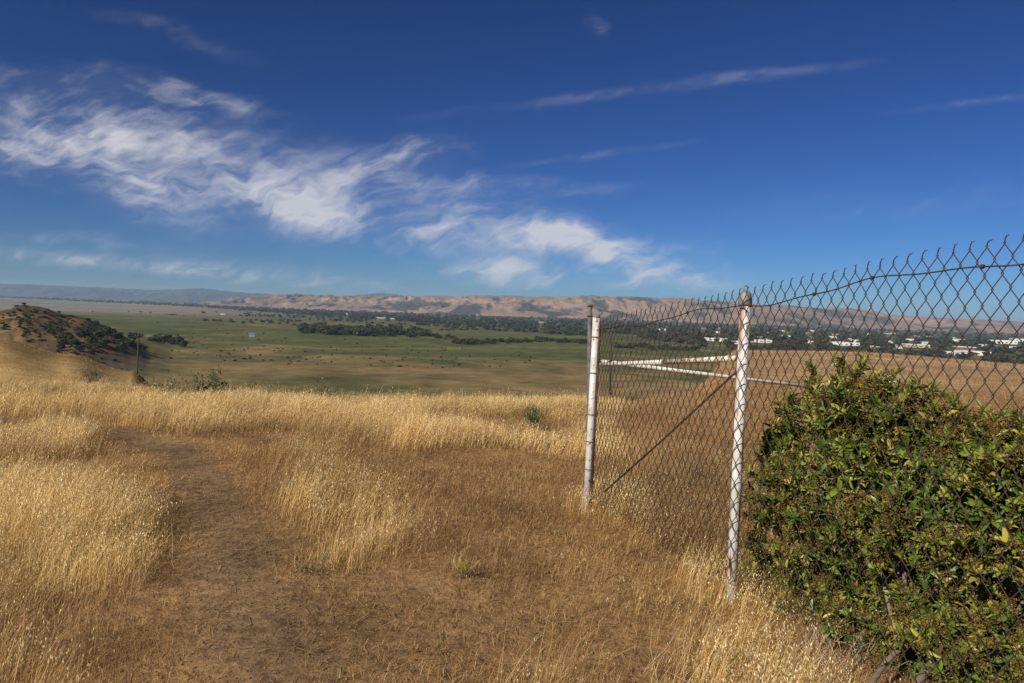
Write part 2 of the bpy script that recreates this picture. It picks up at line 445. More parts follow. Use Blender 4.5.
# ------------------------------------------------------------------ salt ponds far left
m_water, nt, N, L, bs = new_mat("pond_water")
bs.inputs["Base Color"].default_value = (.19, .18, .16, 1); bs.inputs["Roughness"].default_value = .6
nz = N.new("ShaderNodeTexNoise"); nz.inputs["Scale"].default_value = .02; ge = N.new("ShaderNodeNewGeometry")
L.new(ge.outputs["Position"], nz.inputs["Vector"]); b2 = N.new("ShaderNodeBump"); b2.inputs["Strength"].default_value = .2
L.new(nz.outputs["Fac"], b2.inputs["Height"]); L.new(b2.outputs[0], bs.inputs["Normal"])
def valley_pt(px, dep):
    Rg = (EYE[2] - H_VALLEY) * F / dep
    return np.array([(px - 512) / F * Rg, Rg])
for k, pts in enumerate((((-60, 10.4), (60, 10.2), (175, 12.2), (232, 14), (120, 13.8), (-60, 12.6)),
                        ((-80, 5.6), (40, 5.4), (150, 6.4), (70, 6.8), (-80, 6.7)), ((-60, 7.7), (50, 7.7), (120, 8.9), (60, 9.2), (-60, 8.9)))):
    q = [valley_pt(*p) for p in pts]
    ring = []
    for a, b in zip(q, q[1:] + q[:1]):
        for t in np.linspace(0, 1, 8, endpoint=False):
            p = a * (1 - t) + b * t; p = p * (1 + .03 * (random.random() - .5)); ring.append((p[0], p[1], H_VALLEY + .6 + .2 * k))
    mb = MB(); mb.v = ring; mb.f = [tuple(range(len(ring)))]
    tag(mb.build("water", m_water, None, False), ("pale grey salt pond beyond the brown knoll", "thin pale strip of pond water nearest the far blue hills", "narrow pale pond between the two other salt ponds on the left")[k], "pond", kind="structure")

# ------------------------------------------------------------------ far hills
def hills(name, r_base, r_top, r_back, pxs, ys, tree_amt, colour, seed, foot_dep, amp, label, cols=1700, rows=110):
    az_ = np.linspace(np.arctan((pxs[0] - 512) / F), np.arctan((pxs[-1] - 512) / F), cols)
    px = 512 + F * np.tan(az_)
    el = horizon(px) - np.interp(px, pxs, ys)
    topz = EYE[2] + el / F * r_top / np.cos(az_) * np.cos(az_)
    s = np.linspace(0, 1.35, rows)
    Rr_ = np.where(s[:, None] <= 1, r_base + (r_top - r_base) * s[:, None], r_top + (r_back - r_top) * (s[:, None] - 1) / .35) / np.cos(az_)[None]
    x = np.sin(az_)[None] * Rr_; y = np.cos(az_)[None] * Rr_
    prof = np.where(s <= 1, sst(-.15, 1.05, s) ** .85, 1 - .6 * sst(1.0, 1.6, s))
    prof[0] = -.05
    base = H_VALLEY - 4
    # spurs and gullies running down toward the valley
    wx = x / 1000 + seed; wy = y / 1000
    warp = fbm(wx * .8, wy * .8, 4) * 2.2
    rid = 1 - np.abs(2 * fbm(wx * 2.6 + warp * 1.4, wy * .7 + 3 + warp * .6, 4) - 1) * 1.6
    rid2 = 1 - np.abs(2 * fbm(wx * 7.5 + warp * 2, wy * 2.2 + 7, 4) - 1) * 1.6
    z = base + (topz[None] - base) * prof[:, None]
    env = (np.sin(np.clip(s, 0, 1) * math.pi) ** .7)[:, None] + .10 * (s[:, None] > .95)
    dz = (rid - .55) * amp + (rid2 - .55) * amp * .38
    z = z + dz * env * (.35 + 1.3 * fbm(wx * .7 + 80, wy * .4, 3))
    gul = np.clip(.62 - rid * .55 - rid2 * .35, -1, 1)
    nz_ = fbm(wx * 3.4 + 30, wy * 1.5, 5)
    tr = sst(.54, .63, gul * .50 + nz_ * .9 + tree_amt)
    c = np.array(colour)[None, None] * (.62 + .76 * fbm(wx * .8 + 60, wy * .5, 3))[..., None] * (.85 + .3 * fbm(wx * 9, wy * 5, 3))[..., None]
    c = c + (np.array([.035, .042, .03]) - c) * (tr * .88)[..., None]
    vv = np.stack([x, y, z], -1).reshape(-1, 3)
    ii = np.arange(rows - 1)[:, None] * cols; jj_ = np.arange(cols - 1)[None]
    q = np.stack([ii + jj_, ii + jj_ + 1, ii + cols + jj_ + 1, ii + cols + jj_], -1).reshape(-1, 4)
    o = mesh_obj(name, np_mesh(name, vv, [q], c.reshape(-1, 3), True), m_hill)
    return tag(o, label, "hills", kind="structure")
m_hill, nt, N, L, bs = new_mat("hill_grass")
at = N.new("ShaderNodeAttribute"); at.attribute_name = "tint"
ge = N.new("ShaderNodeNewGeometry"); nz = N.new("ShaderNodeTexNoise"); nz.inputs["Scale"].default_value = .012; nz.inputs["Detail"].default_value = 6
L.new(ge.outputs["Position"], nz.inputs["Vector"])
mr = N.new("ShaderNodeMapRange"); mr.inputs[1].default_value = .3; mr.inputs[2].default_value = .7; mr.inputs[3].default_value = .8; mr.inputs[4].default_value = 1.2
L.new(nz.outputs["Fac"], mr.inputs[0])
vs = N.new("ShaderNodeVectorMath"); vs.operation = "SCALE"; L.new(at.outputs["Color"], vs.inputs[0]); L.new(mr.outputs[0], vs.inputs["Scale"])
L.new(vs.outputs[0], bs.inputs["Base Color"]); bs.inputs["Roughness"].default_value = 1; bs.inputs["Specular IOR Level"].default_value = 0

hills("hills", 7000, 9500, 12500,
      [200, 245, 270, 300, 330, 360, 400, 430, 470, 500, 530, 560, 600, 640, 670, 700, 730, 760, 800, 850, 868, 885, 910, 940, 970, 1000, 1024, 1100, 1300],
      [304, 301, 298.5, 297.5, 297.5, 297.5, 297, 297.5, 296.5, 297, 296.5, 297, 297, 298, 299, 300.5, 303, 305.5, 307.5, 309.5, 311, 315, 317, 319, 319.5, 321, 322.5, 325, 330],
      .045, (.235, .160, .108), 4.0, 6, 90, "long dry tan hills with dark wooded gullies behind the valley town")
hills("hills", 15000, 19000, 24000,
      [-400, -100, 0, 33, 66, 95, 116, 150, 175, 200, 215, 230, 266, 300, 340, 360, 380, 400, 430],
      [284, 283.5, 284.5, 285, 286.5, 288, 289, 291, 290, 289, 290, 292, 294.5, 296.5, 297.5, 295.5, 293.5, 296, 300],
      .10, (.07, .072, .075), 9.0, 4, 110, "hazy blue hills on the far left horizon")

# ------------------------------------------------------------------ grass
def blades(x, y, h, w, lean, leandir, cols, heads, seg=3, headcol=None, headsize=1.0, nhead=5):
    """ribbon stems (x,y base), height h, width w; heads: bool per stem"""
    n = len(x); z = terrain(x, y) - .01
    fa = rng.random(n) * np.pi
    # ribbons mostly face across the view so that thin stems stay visible
    wx, wy = np.cos(fa * .6 - .6), np.sin(fa * .6 - .6)
    lx, ly = np.cos(leandir) * lean, np.sin(leandir) * lean
    V = []; 
    ts = np.linspace(0, 1, seg + 1)
    centre = []
    for t in ts:
        b = t ** 1.8
        cx_ = x + lx * h * b; cy_ = y + ly * h * b; cz_ = z + h * (t - .28 * lean * lean * t ** 2.2)
        centre.append((cx_, cy_, cz_))
    for k in range(seg):
        ww = w * (1 - .55 * ts[k]) * .5
        c = centre[k]
        V.append(np.stack([c[0] - wx * ww, c[1] - wy * ww, c[2]], -1)); V.append(np.stack([c[0] + wx * ww, c[1] + wy * ww, c[2]], -1))
    V.append(np.stack(centre[-1], -1))
    nv = 2 * seg + 1
    verts = np.stack(V, 1).reshape(-1, 3); b = np.arange(n)[:, None] * nv
    quads = [np.concatenate([b + 2 * k, b + 2 * k + 1, b + 2 * k + 3, b + 2 * k + 2], 1) for k in range(seg - 1)]
    tris = np.concatenate([b + 2 * seg - 2, b + 2 * seg - 1, b + 2 * seg], 1)
    vc = np.repeat(cols, nv, 0)
    out_v, out_c, out_q, out_t = [verts], [vc], list(quads), [tris]
    hi = np.where(heads)[0]
    if len(hi):
        off = len(verts)
        for k in range(nhead):
            t = .70 + .30 * (k + rng.random(len(hi))) / nhead
            b_ = t ** 1.8
            hx = x[hi] + lx[hi] * h[hi] * b_; hy = y[hi] + ly[hi] * h[hi] * b_
            hz = z[hi] + h[hi] * (t - .28 * lean[hi] ** 2 * t ** 2.2)
            an = rng.random(len(hi)) * 6.283; d = (.006 + .022 * rng.random(len(hi))) * headsize
            ln = (.010 + .012 * rng.random(len(hi))) * headsize; wd = ln * (.11 + .06 * rng.random(len(hi)))
            px_ = hx + np.cos(an) * d + .5 * d * np.cos(leandir[hi]); py_ = hy + np.sin(an) * d + .5 * d * np.sin(leandir[hi]); pz_ = hz - .3 * d
            ax = np.cos(an) * .45; ay = np.sin(an) * .45; azz = -np.ones(len(hi)) * (.5 + .5 * rng.random(len(hi)))
            sx, sy = np.cos(an + 1.2), np.sin(an + 1.2)
            q0 = np.stack([px_, py_, pz_], -1); q2 = np.stack([px_ + ax * ln, py_ + ay * ln, pz_ + azz * ln], -1); md = (q0 + q2) / 2
            s_ = np.stack([sx * wd, sy * wd, np.zeros(len(hi))], -1)
            vv = np.stack([q0, md - s_, q2, md + s_], 1).reshape(-1, 3)
            bb = off + np.arange(len(hi))[:, None] * 4
            out_v.append(vv); out_q.append(np.concatenate([bb, bb + 1, bb + 2, bb + 3], 1)); off += len(vv)
            hc = headcol[hi] * (.85 + .3 * rng.random((len(hi), 1)))
            out_c.append(np.repeat(hc, 4, 0))
    return np.concatenate(out_v), out_q, out_t, np.concatenate(out_c)

def merge(parts):
    V, Q, T_, C = [], [], [], []; o = 0
    for v_, q_, t_, c_ in parts:
        V.append(v_); C.append(c_); Q += [a + o for a in q_]; T_ += [a + o for a in t_]; o += len(v_)
    f = []
    if Q: f.append(np.concatenate(Q))
    if T_: f.append(np.concatenate(T_))
    return np.concatenate(V), f, np.concatenate(C)

def scatter(r0, r1, dens, a0=-42, a1=42):
    n = int(.5 * (r1 * r1 - r0 * r0) * R_(a1 - a0) * dens)
    r = np.sqrt(r0 * r0 + (r1 * r1 - r0 * r0) * rng.random(n)); a = R_(a0) + R_(a1 - a0) * rng.random(n)
    return np.sin(a) * r, np.cos(a) * r

STRAW = np.array([[.64, .45, .19], [.58, .375, .135], [.52, .31, .10], [.70, .53, .27], [.44, .235, .075]])
RUST = np.array([[.38, .205, .085], [.31, .16, .068], [.46, .27, .115], [.25, .13, .06], [.54, .36, .165]])
HEADC = np.array([[.74, .58, .31], [.70, .50, .23], [.80, .67, .42], [.62, .42, .17]])

tall_parts, short_parts = [], []
for (ra, rb, dens, w, heads_p, hs) in ((2.2, 5.0, 4600, .0020, .32, .95), (5.0, 8.5, 2700, .0026, .34, 1.1), (8.5, 14, 1300, .0038, .32, 1.4), (14, 22.5, 520, .0056, .28, 1.8)):
    x, y = scatter(ra, rb, dens)
    # clumping: pull stems toward tuft centres
    T, cov, n_, px, py, R = growth(x, y)
    keep = rng.random(len(x)) < np.clip((T - .05) * 1.2, 0, 1)
    x, y, T, px, py, R = x[keep], y[keep], T[keep], px[keep], py[keep], R[keep]
    cl = fbm(x * 4.0, y * 4.0, 2)
    h = (.07 + .38 * T + .16 * (rng.random(len(x)) < .04)) * (.6 + .55 * rng.random(len(x))) * (.75 + .5 * cl)
    lean = .15 + 1.0 * rng.random(len(x)) ** 1.5
    ld = .35 + 1.1 * (rng.random(len(x)) - .5) * 2.2 + (fbm(x * .5, y * .5, 2) - .5) * 3
    goldness = np.clip(T * .95 + .8 * (fbm(x * .9 + 9, y * .9, 4) - .5) * 2, 0, 1)
    goldness = goldness * (1 - .72 * sst(605, 650, px) * (py < 530))          # the grass beyond the fence is redder
    pick = rng.integers(0, 5, len(x)); pr = rng.integers(0, 5, len(x))
    goldness = np.clip((goldness - .32) * 1.7 + .32, 0, 1)
    c = STRAW[pick] * np.array([1.24, 1.32, 1.38]) * goldness[:, None] + RUST[pr] * .80 * (1 - goldness)[:, None]
    c = c * (.8 + .4 * rng.random((len(x), 1)))
    hc = HEADC[rng.integers(0, 4, len(x))] * np.array([1.08, 1.16, 1.18]) * (.52 + .56 * goldness)[:, None]
    tall_parts.append(blades(x, y, h, np.full(len(x), w) * (.7 + .6 * rng.random(len(x))), lean, ld, c, rng.random(len(x)) < heads_p * np.clip(1.9 * T - .1, 0, 1.2), 3, hc, hs, 6))
for (ra, rb, dens, w) in ((2.0, 5.0, 7000, .0019), (5.0, 9, 3000, .0030), (9, 16, 900, .0052), (16, 30, 200, .009)):
    x, y = scatter(ra, rb, dens)
    T, cov, n_, px, py, R = growth(x, y)
    keep = rng.random(len(x)) < cov * .95 + .05
    x, y, cov = x[keep], y[keep], cov[keep]
    cl = fbm(x * 3.0 + 11, y * 3.0, 3)
    h = (.02 + .10 * rng.random(len(x)) ** 2.0) * (1 - .35 * np.clip(blob(px[keep], py[keep], 430, 610, 190, 90), 0, 1)) * (.4 + 1.2 * cl) * (.3 + .7 * cov)
    lean = .5 + 1.2 * rng.random(len(x)); ld = rng.random(len(x)) * 6.283
    c = RUST[rng.integers(0, 5, len(x))] * (.65 + .6 * cl[:, None]) * (.8 + .4 * rng.random((len(x), 1)))
    pale = rng.random(len(x)) < .05 + .45 * sst(.45, .65, fbm(x * 1.1 + 5, y * 1.1 + 60, 4))
    c[pale] = STRAW[rng.integers(0, 5, pale.sum())] * (.65 + .5 * rng.random((pale.sum(), 1)))
    short_parts.append(blades(x, y, h, np.full(len(x), w), lean, ld, c, np.zeros(len(x), bool), 2))
v_, f_, c_ = merge(tall_parts)
o = mesh_obj("tall_grass", np_mesh("tall_grass", v_, f_, c_), m_grass)
tag(o, "tall golden wild oat grass with pale drooping seed heads", "dry grass", kind="stuff")
v_, f_, c_ = merge(short_parts)
o = mesh_obj("short_grass", np_mesh("short_grass", v_, f_, c_), m_grass)
tag(o, "short trodden reddish brown dry grass beside the trail", "dry grass", kind="stuff")
# coarse grass on the field beyond the fence and on the left spur
x, y = scatter(26, 115, 12, -40, 42)
T, cov, n_, px, py, R = growth(x, y)
k = ((px > 640) | (px < 190)) & (R < np.where(px > 640, 115, 70)); x, y, px, R = x[k], y[k], px[k], R[k]
h = (.10 + .22 * rng.random(len(x))) * (.5 + 1.0 * fbm(x * .15, y * .15, 3)) * np.where(px < 300, .38, .7)
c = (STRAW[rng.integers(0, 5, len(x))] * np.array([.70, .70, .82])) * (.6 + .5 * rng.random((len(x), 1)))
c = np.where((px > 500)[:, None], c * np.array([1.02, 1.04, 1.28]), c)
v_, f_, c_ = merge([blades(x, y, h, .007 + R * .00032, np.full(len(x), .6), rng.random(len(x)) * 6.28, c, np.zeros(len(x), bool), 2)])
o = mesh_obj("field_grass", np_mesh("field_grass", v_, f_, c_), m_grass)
tag(o, "straw coloured grass on the open slopes beyond the crest", "dry grass", kind="stuff")

# straw litter and small stones on the bare trail
x, y = scatter(2.2, 9, 650)
pd = path_dist(x, y); k = rng.random(len(x)) < np.where(pd < 1.2, .42, .75); x, y = x[k], y[k]
n = len(x); ln = .006 + .055 * rng.random(n) ** 3; an = rng.random(n) * 6.283; z = terrain(x, y) + .004 + .012 * rng.random(n)
d = np.stack([np.cos(an), np.sin(an), (rng.random(n) - .5) * .25], -1) * ln[:, None]; s_ = np.stack([-np.sin(an), np.cos(an), np.zeros(n)], -1) * .0016
p0 = np.stack([x, y, z], -1)
vv = np.stack([p0 - d - s_, p0 - d + s_, p0 + d + s_, p0 + d - s_], 1).reshape(-1, 3)
b = np.arange(n)[:, None] * 4
lc = np.repeat((STRAW * .85)[rng.integers(0, 5, n)] * (.55 + .5 * rng.random((n, 1))), 4, 0)
o = mesh_obj("straw_litter", np_mesh("straw_litter", vv, [np.concatenate([b, b + 1, b + 2, b + 3], 1)], lc), m_grass)
tag(o, "loose broken straw lying on the bare trail", "straw", kind="stuff")
x, y = scatter(2.2, 8, 1500)
pd = path_dist(x, y); k = rng.random(len(x)) < np.where(pd < 1.3, .8, .15); x, y = x[k], y[k]; n = len(x)
oct_v = np.array([[1,0,0],[-1,0,0],[0,1,0],[0,-1,0],[0,0,.7],[0,0,-.7]]); oct_f = np.array([[0,2,4],[2,1,4],[1,3,4],[3,0,4],[2,0,5],[1,2,5],[3,1,5],[0,3,5]])
r_ = .002 + .008 * rng.random(n) ** 4
pv = np.stack([x, y, terrain(x, y) + r_ * .3], -1)[:, None] + oct_v[None] * r_[:, None, None] * (.6 + .8 * rng.random((n, 6, 1)))
pf = (np.arange(n)[:, None, None] * 6 + oct_f[None]).reshape(-1, 3)
pc = np.repeat(np.array([.17, .105, .065])[None] * (.5 + .9 * rng.random((n, 1))), 6, 0)
m_stone = tint_mat("stone", .9, .1, 0.0)
o = mesh_obj("pebbles", np_mesh("pebbles", pv.reshape(-1, 3), [pf], pc), m_stone)
tag(o, "small brown stones scattered on the bare trail", "stones", kind="stuff")

# ------------------------------------------------------------------ fence
YC, YT = 6.3, 4.4
c_top, c_bot = P(596.5, 317, YC), P(586.5, 512, YC)
t_top, t_bot = P(745.5, 296, YT), P(731, 598, YT)
def extend(top, bot, z):
    k = (z - bot[2]) / (top[2] - bot[2]); return bot + (top - bot) * k
c_bot = extend(c_top, c_bot, -.35); t_bot = extend(t_top, t_bot, -.35)
cb0 = extend(c_top, c_bot, 0.); tb0 = extend(t_top, t_bot, 0.)
fdir = (tb0 - cb0); flen = np.hypot(fdir[0], fdir[1]); fdir = fdir / flen
nrm = np.array([fdir[1], -fdir[0], 0.]); nrm = nrm * (1 if nrm @ np.array([-1, -1, 0]) > 0 else -1)   # toward the camera
fence = empty("chain_link_fence", tuple(cb0))
tag(fence, "old rusty chain link fence with white steel posts running up to the bush", "fence")

mb = MB(); mb.tube([c_bot, c_bot * .5 + c_top * .5, c_top], .032, 20)
cp = mb.build("post", m_post, fence)
cp["label"] = "thick white corner post banded with wire"
def along(top, bot, py):
    best = min(np.linspace(0, 1, 400), key=lambda k: abs(project(*(bot + (top - bot) * k)[None].T)[1][0] - py))
    return bot + (top - bot) * best
for py in (337, 373, 414, 441, 469):
    mb = MB(); mb.ring(along(c_top, c_bot, py), c_top - c_bot, .0335, .004); mb.build("band", m_grey, cp)
mb = MB(); axc = Vector(c_top - c_bot).normalized()
mb.tube([Vector(c_top) - axc * .004, Vector(c_top) + axc * .012, Vector(c_top) + axc * .018], [.034, .034, .018], 16); mb.build("cap", m_grey, cp)
topz = t_top[2]
m_tpost = painted_metal("tall_post_paint", (.60, .605, .61), .04, (topz - .75 - 0, topz - .12, 0, 0))
# rust runs down the post's left side: object space of the part is world space here
for n__ in m_tpost.node_tree.nodes:
    pass
mr_nodes = [q for q in m_tpost.node_tree.nodes if q.type == "MAP_RANGE"]
for q in mr_nodes:
    if abs(q.inputs[1].default_value) < 1e-9 and abs(q.inputs[2].default_value) < 1e-9:
        q.inputs[1].default_value = t_top[0] - .008; q.inputs[2].default_value = t_top[0] - .022
mb = MB(); mb.tube([t_bot, t_bot * .5 + t_top * .5, t_top], .031, 20)
tp = mb.build("post", m_tpost, fence); tp["label"] = "white line post with rust running down from its grey cap"
ax = Vector(t_top - t_bot).normalized(); tt = Vector(t_top)
mb = MB(); mb.tube([tt - ax * .055, tt - ax * .05, tt - ax * .012, tt - ax * .006, tt + ax * .012, tt + ax * .024, tt + ax * .03],
                   [.037, .040, .040, .035, .034, .026, .010], 20); mb.build("cap", m_grey, tp)
mb = MB(); mb.ring(tt + ax * .045, (fdir[0], fdir[1], .2), .017, .0035, 14, 6); mb.build("loop", m_grey, tp)

# mesh surface: parameter s along the fence (0 at the corner), h from 0 (ground) to 1 (top row)
W, Hd = .074, .121
def ftop(s):  return np.interp(s, [0, flen, flen + 1.75, flen + 3.2], [c_top[2] - .045, t_top[2] + .012, 1.995, 2.11])
lean_c = (c_top - cb0)[:2] / c_top[2]; lean_t = (t_top - tb0)[:2] / t_top[2]
def fpt(s, z, off=0.0):
    k = np.clip(s / flen, 0, 1.2); ln = lean_c * (1 - k) + lean_t * k
    wob = .022 * math.sin(s * 2.1 + 1) * math.sin(z * 1.7) + .008 * math.sin(s * 6.3 + z * 4)
    wob *= min(1, abs(s - flen) * 1.5 + .1)
    p = cb0[:2] + fdir[:2] * (s + .006 * math.sin(s * 5 + z * 3)) + ln * z + nrm[:2] * ((.040 + wob) * min(1, max(0, (s - .06) / .5)) + off)
    return Vector((p[0], p[1], z))
S1 = flen + 3.0
ncol = int(S1 / (W / 2))
fab = MB(); barb = MB()
for k in range(ncol):
    s0 = .09 + k * W / 2
    zt = ftop(s0); nrow = int((zt - .02) / (Hd / 2))
    pts = []
    for j in range(nrow + 1):
        colk = k + ((k + j) % 2)            # lattice: knots where column + row is even
        s = .09 + colk * W / 2 - (.003 if colk == k + 1 else -.003) * -1
        z = ftop(.09 + colk * W / 2) - j * Hd / 2
        bent = .012 * math.exp(-((s - flen - 2.2) ** 2 + (z - 1.2) ** 2) / .1)
        # the wires hook round one another at each knot
        pts.append((fpt(s, z, .003 if colk == k else -.003) + Vector((0, 0, bent))))
    out = []
    for a, b2_ in zip(pts, pts[1:]):
        out += [a, a.lerp(b2_, .10), a.lerp(b2_, .5), a.lerp(b2_, .90)]
    out.append(pts[-1])
    fab.tube(out, .0023, 5, False)
    if (k % 2) == 0:                        # twisted, cut ends along the top edge
        s = .09 + k * W / 2; z = ftop(s); L1 = .022 + .014 * random.random(); tw = random.choice((1.2, .8, .5, .3, -.5, 1.0))
        base = fpt(s, z)
        fv = Vector((fdir[0], fdir[1], 0)); nv_ = Vector(nrm)
        for ph in (0, math.pi):
            q = []
            for u in np.linspace(0, 1, 7):
                q.append(base + Vector((0, 0, 1)) * L1 * u + fv * (.004 * u + (.012 * tw * max(0, u - .55) / .45) + .0018 * math.cos(u * 9 + ph)) + nv_ * .0018 * math.sin(u * 9 + ph) + (fv * .006 if ph else Vector()) * max(0, u - .8) * 5)
            fab.tube(q, .0017, 5, True)
wm = fab.build("wire_mesh", m_wire, fence)
# tension wire woven through the top row, with clips
tw_ = []
for s in np.linspace(.04, S1, 120):
    tw_.append(fpt(s, ftop(s) - .075 + .020 * math.sin(s * 4.4 + .7) * sst(0, 1, np.array(s)) + .006 * math.sin(s * 13), .006))
mb = MB(); mb.tube(tw_, .0034, 7); mb.build("tension_wire", m_wire, fence)
for s in (.75, 1.45, flen + .10, flen + .62, flen + 1.00, flen + 1.52, flen + 2.2):
    q = min(tw_, key=lambda p: (p - fpt(s, ftop(s) - .075)).length)
    mb = MB()
    mb.ring(q, (fdir[0], fdir[1], .3), .0075, .003, 12, 6); mb.ring(q + Vector((fdir[0] * .006, fdir[1] * .006, 0)), (fdir[0], fdir[1], -.2), .007, .0026, 12, 6)
    mb.build("wire_clip", m_rod, fence)
# flat bar that stretches the mesh next to the corner post
bt, bb_ = fpt(.085, ftop(0) + .01), fpt(.085, .02)
mb = MB(); mb.tube([bb_, bt], .009, 6); mb.build("tension_bar", m_rod, fence)
# horizontal brace rail corner -> tall post
ra_, rb_ = P(599, 364.5, YC - .03), P(739, 358, YT + .02)
mid1, mid2 = ra_ * .45 + rb_ * .55, ra_ * .02 + rb_ * .98
mb = MB(); mb.tube([ra_, mid1 + np.array([0, 0, -.004])], .0180, 14)
b1 = mb.build("brace_rail", m_rail, fence); b1["label"] = "white brace rail between the two posts, rusty toward the tall one"
mb = MB(); mb.tube([mid1 + np.array([0, 0, -.004]), mid2], .0178, 14); mb.build("rusty_end", m_railrust, b1)
# second brace rail along the other side of the enclosure, ending on a short post behind the bush
ra2, rb2 = P(600, 361, YC + .03), P(868, 394, 7.6)
mb = MB(); mb.tube([ra2, rb2], .0160, 12); b2_ = mb.build("brace_rail", m_rail, fence); b2_["label"] = "thin white brace rail running right behind the tall post to the bush"
mb = MB(); mb.tube([(rb2[0], rb2[1], tz(rb2[0], rb2[1]) - .3), (rb2[0], rb2[1], rb2[2] + .02)], .022, 12); mb.build("post", m_post, fence)
# diagonal truss rod
q0, q1 = P(737, 371, YT + .02), P(604, 492, YC - .02)
mb = MB(); mb.tube([q0, q0 * .5 + q1 * .5 + np.array([0, 0, -.01]), q1], .0075, 8); mb.build("truss_rod", m_rod, fence)

# old grey steel post behind the corner post
s_top, s_bot = P(590, 305, YC + .25), P(588.2, 480, YC + .25)
s_bot = extend(s_top, s_bot, -.3)
st = empty("steel_stake", (s_bot[0], s_bot[1], 0)); tag(st, "dark weathered steel stake standing right behind the white corner post", "fence stake")
mb = MB(); axs = Vector(s_top - s_bot).normalized()
mb.tube([s_bot, s_top], .021, 10)
mb.build("shaft", m_stake, st)
for k in (.10, .01):
    mb = MB(); mb.ring(Vector(s_top) - axs * k, axs, .022, .004); mb.build("collar", m_rod, st)
mb = MB(); a0 = Vector(s_top) - axs * .01
mb.tube([a0, a0 + Vector((.07, -.03, -.02)), a0 + Vector((.15, -.05, -.045)), a0 + Vector((.20, -.06, -.05))], .0026, 6)
b0 = Vector(s_top) - axs * .10
mb.tube([b0, b0 + Vector((.05, -.05, -.004)), b0 + Vector((.085, -.10, .018)), b0 + Vector((.10, -.11, .035))], .0026, 6)
mb.build("loose_wire", m_wire, st)
# thin leaning wooden stake seen through the mesh
g0 = ground_at(610, 402)
gp = P(611, 332, g0[1])
sk = empty("wooden_stake", tuple(g0)); tag(sk, "thin dark wooden stake seen through the mesh right of the corner post", "stake")
mb = MB(); mb.tube([(g0[0], g0[1], g0[2] - .2), (gp[0], gp[1], gp[2])], [.024 * g0[1] / 16, .02 * g0[1] / 16], 8); mb.build("shaft", m_wood, sk)

# ------------------------------------------------------------------ toyon bush
def fence_xyz(t, n, z):
    p = cb0[:2] + fdir[:2] * t - nrm[:2] * n
    return np.array([p[0], p[1], z])
def fence_t(px, n):
    k = (px - 512 - .04 * 100) / F; bx, by = cb0[0] - nrm[0] * n, cb0[1] - nrm[1] * n
    return (k * by - bx) / (fdir[0] - k * fdir[1])
ELL = []
for (px, py, n, r_t, r_n, r_z, wt) in ((845, 515, .55, .52, .46, .72, 1.5), (818, 590, .48, .46, .38, .50, 1.2), (868, 436, .60, .28, .28, .30, .6), (950, 552, .75, .60, .60, .50, 1.5),
        (1015, 572, .85, .70, .70, .52, 1.1), (1010, 640, .65, .60, .50, .60, 1.0), (905, 640, .50, .60, .42, .45, 1.1), (780, 612, .40, .26, .24, .28, .6), (800, 655, .38, .24, .2, .24, .5), (865, 672, .42, .35, .28, .26, .55), (965, 690, .5, .4, .35, .3, .6), (1020, 690, .5, .4, .35, .35, .5), (965, 650, .32, .36, .26, .34, .7), (905, 668, .32, .22, .2, .16, .25), (840, 640, .36, .3, .25, .25, .5), (990, 475, .75, .35, .3, .28, .7), (860, 402, .60, .11, .11, .15, .14), (890, 402, .55, .13, .12, .12, .14), (985, 448, .6, .14, .14, .12, .14), (850, 418, .5, .14, .12, .16, .2), (1018, 500, .7, .4, .35, .36, .7), (790, 452, .42, .16, .15, .12, .22), (905, 428, .60, .28, .26, .17, .4), (1015, 462, .6, .2, .2, .15, .25)):
    t_ = fence_t(px, n); q_ = cb0[:2] + fdir[:2] * t_ - nrm[:2] * n
    d_ = ray(px, py); ELL.append((t_, n, EYE[2] + d_[2] * q_[1] / d_[1], r_t, r_n, r_z, wt))
def shrub_points(n):
    pts, nor = [], []
    while len(pts) < n:
        e = ELL[random.choices(range(len(ELL)), [q[6] for q in ELL])[0]]
        d = np.array([random.gauss(0, 1) for _ in range(3)]); d /= np.linalg.norm(d)
        q = d * (random.random() ** .30)
        q = q * (.82 + .36 * float(fbm(np.array([d[0] * 2.2 + e[0] * 3]), np.array([d[1] * 2.2 + d[2] * 2.7]), 3)[0])) * 1.03
        t, nn, z = e[0] + q[0] * e[3], e[1] + q[1] * e[4], e[2] + q[2] * e[5]
        if z < -.10 or nn < -.01: continue
        p = fence_xyz(t, nn, z)
        if float(fbm(np.array([p[0] * 4.2 + p[1] * 2.0]), np.array([p[2] * 4.6 + p[1] * 1.1]), 2)[0]) < .405: continue      # gaps between shoots
        pts.append(p)
        o_ = fdir * d[0] - nrm * d[1] + np.array([0, 0, d[2] + .35]); nor.append(o_ / np.linalg.norm(o_))
    return np.array(pts), np.array(nor)
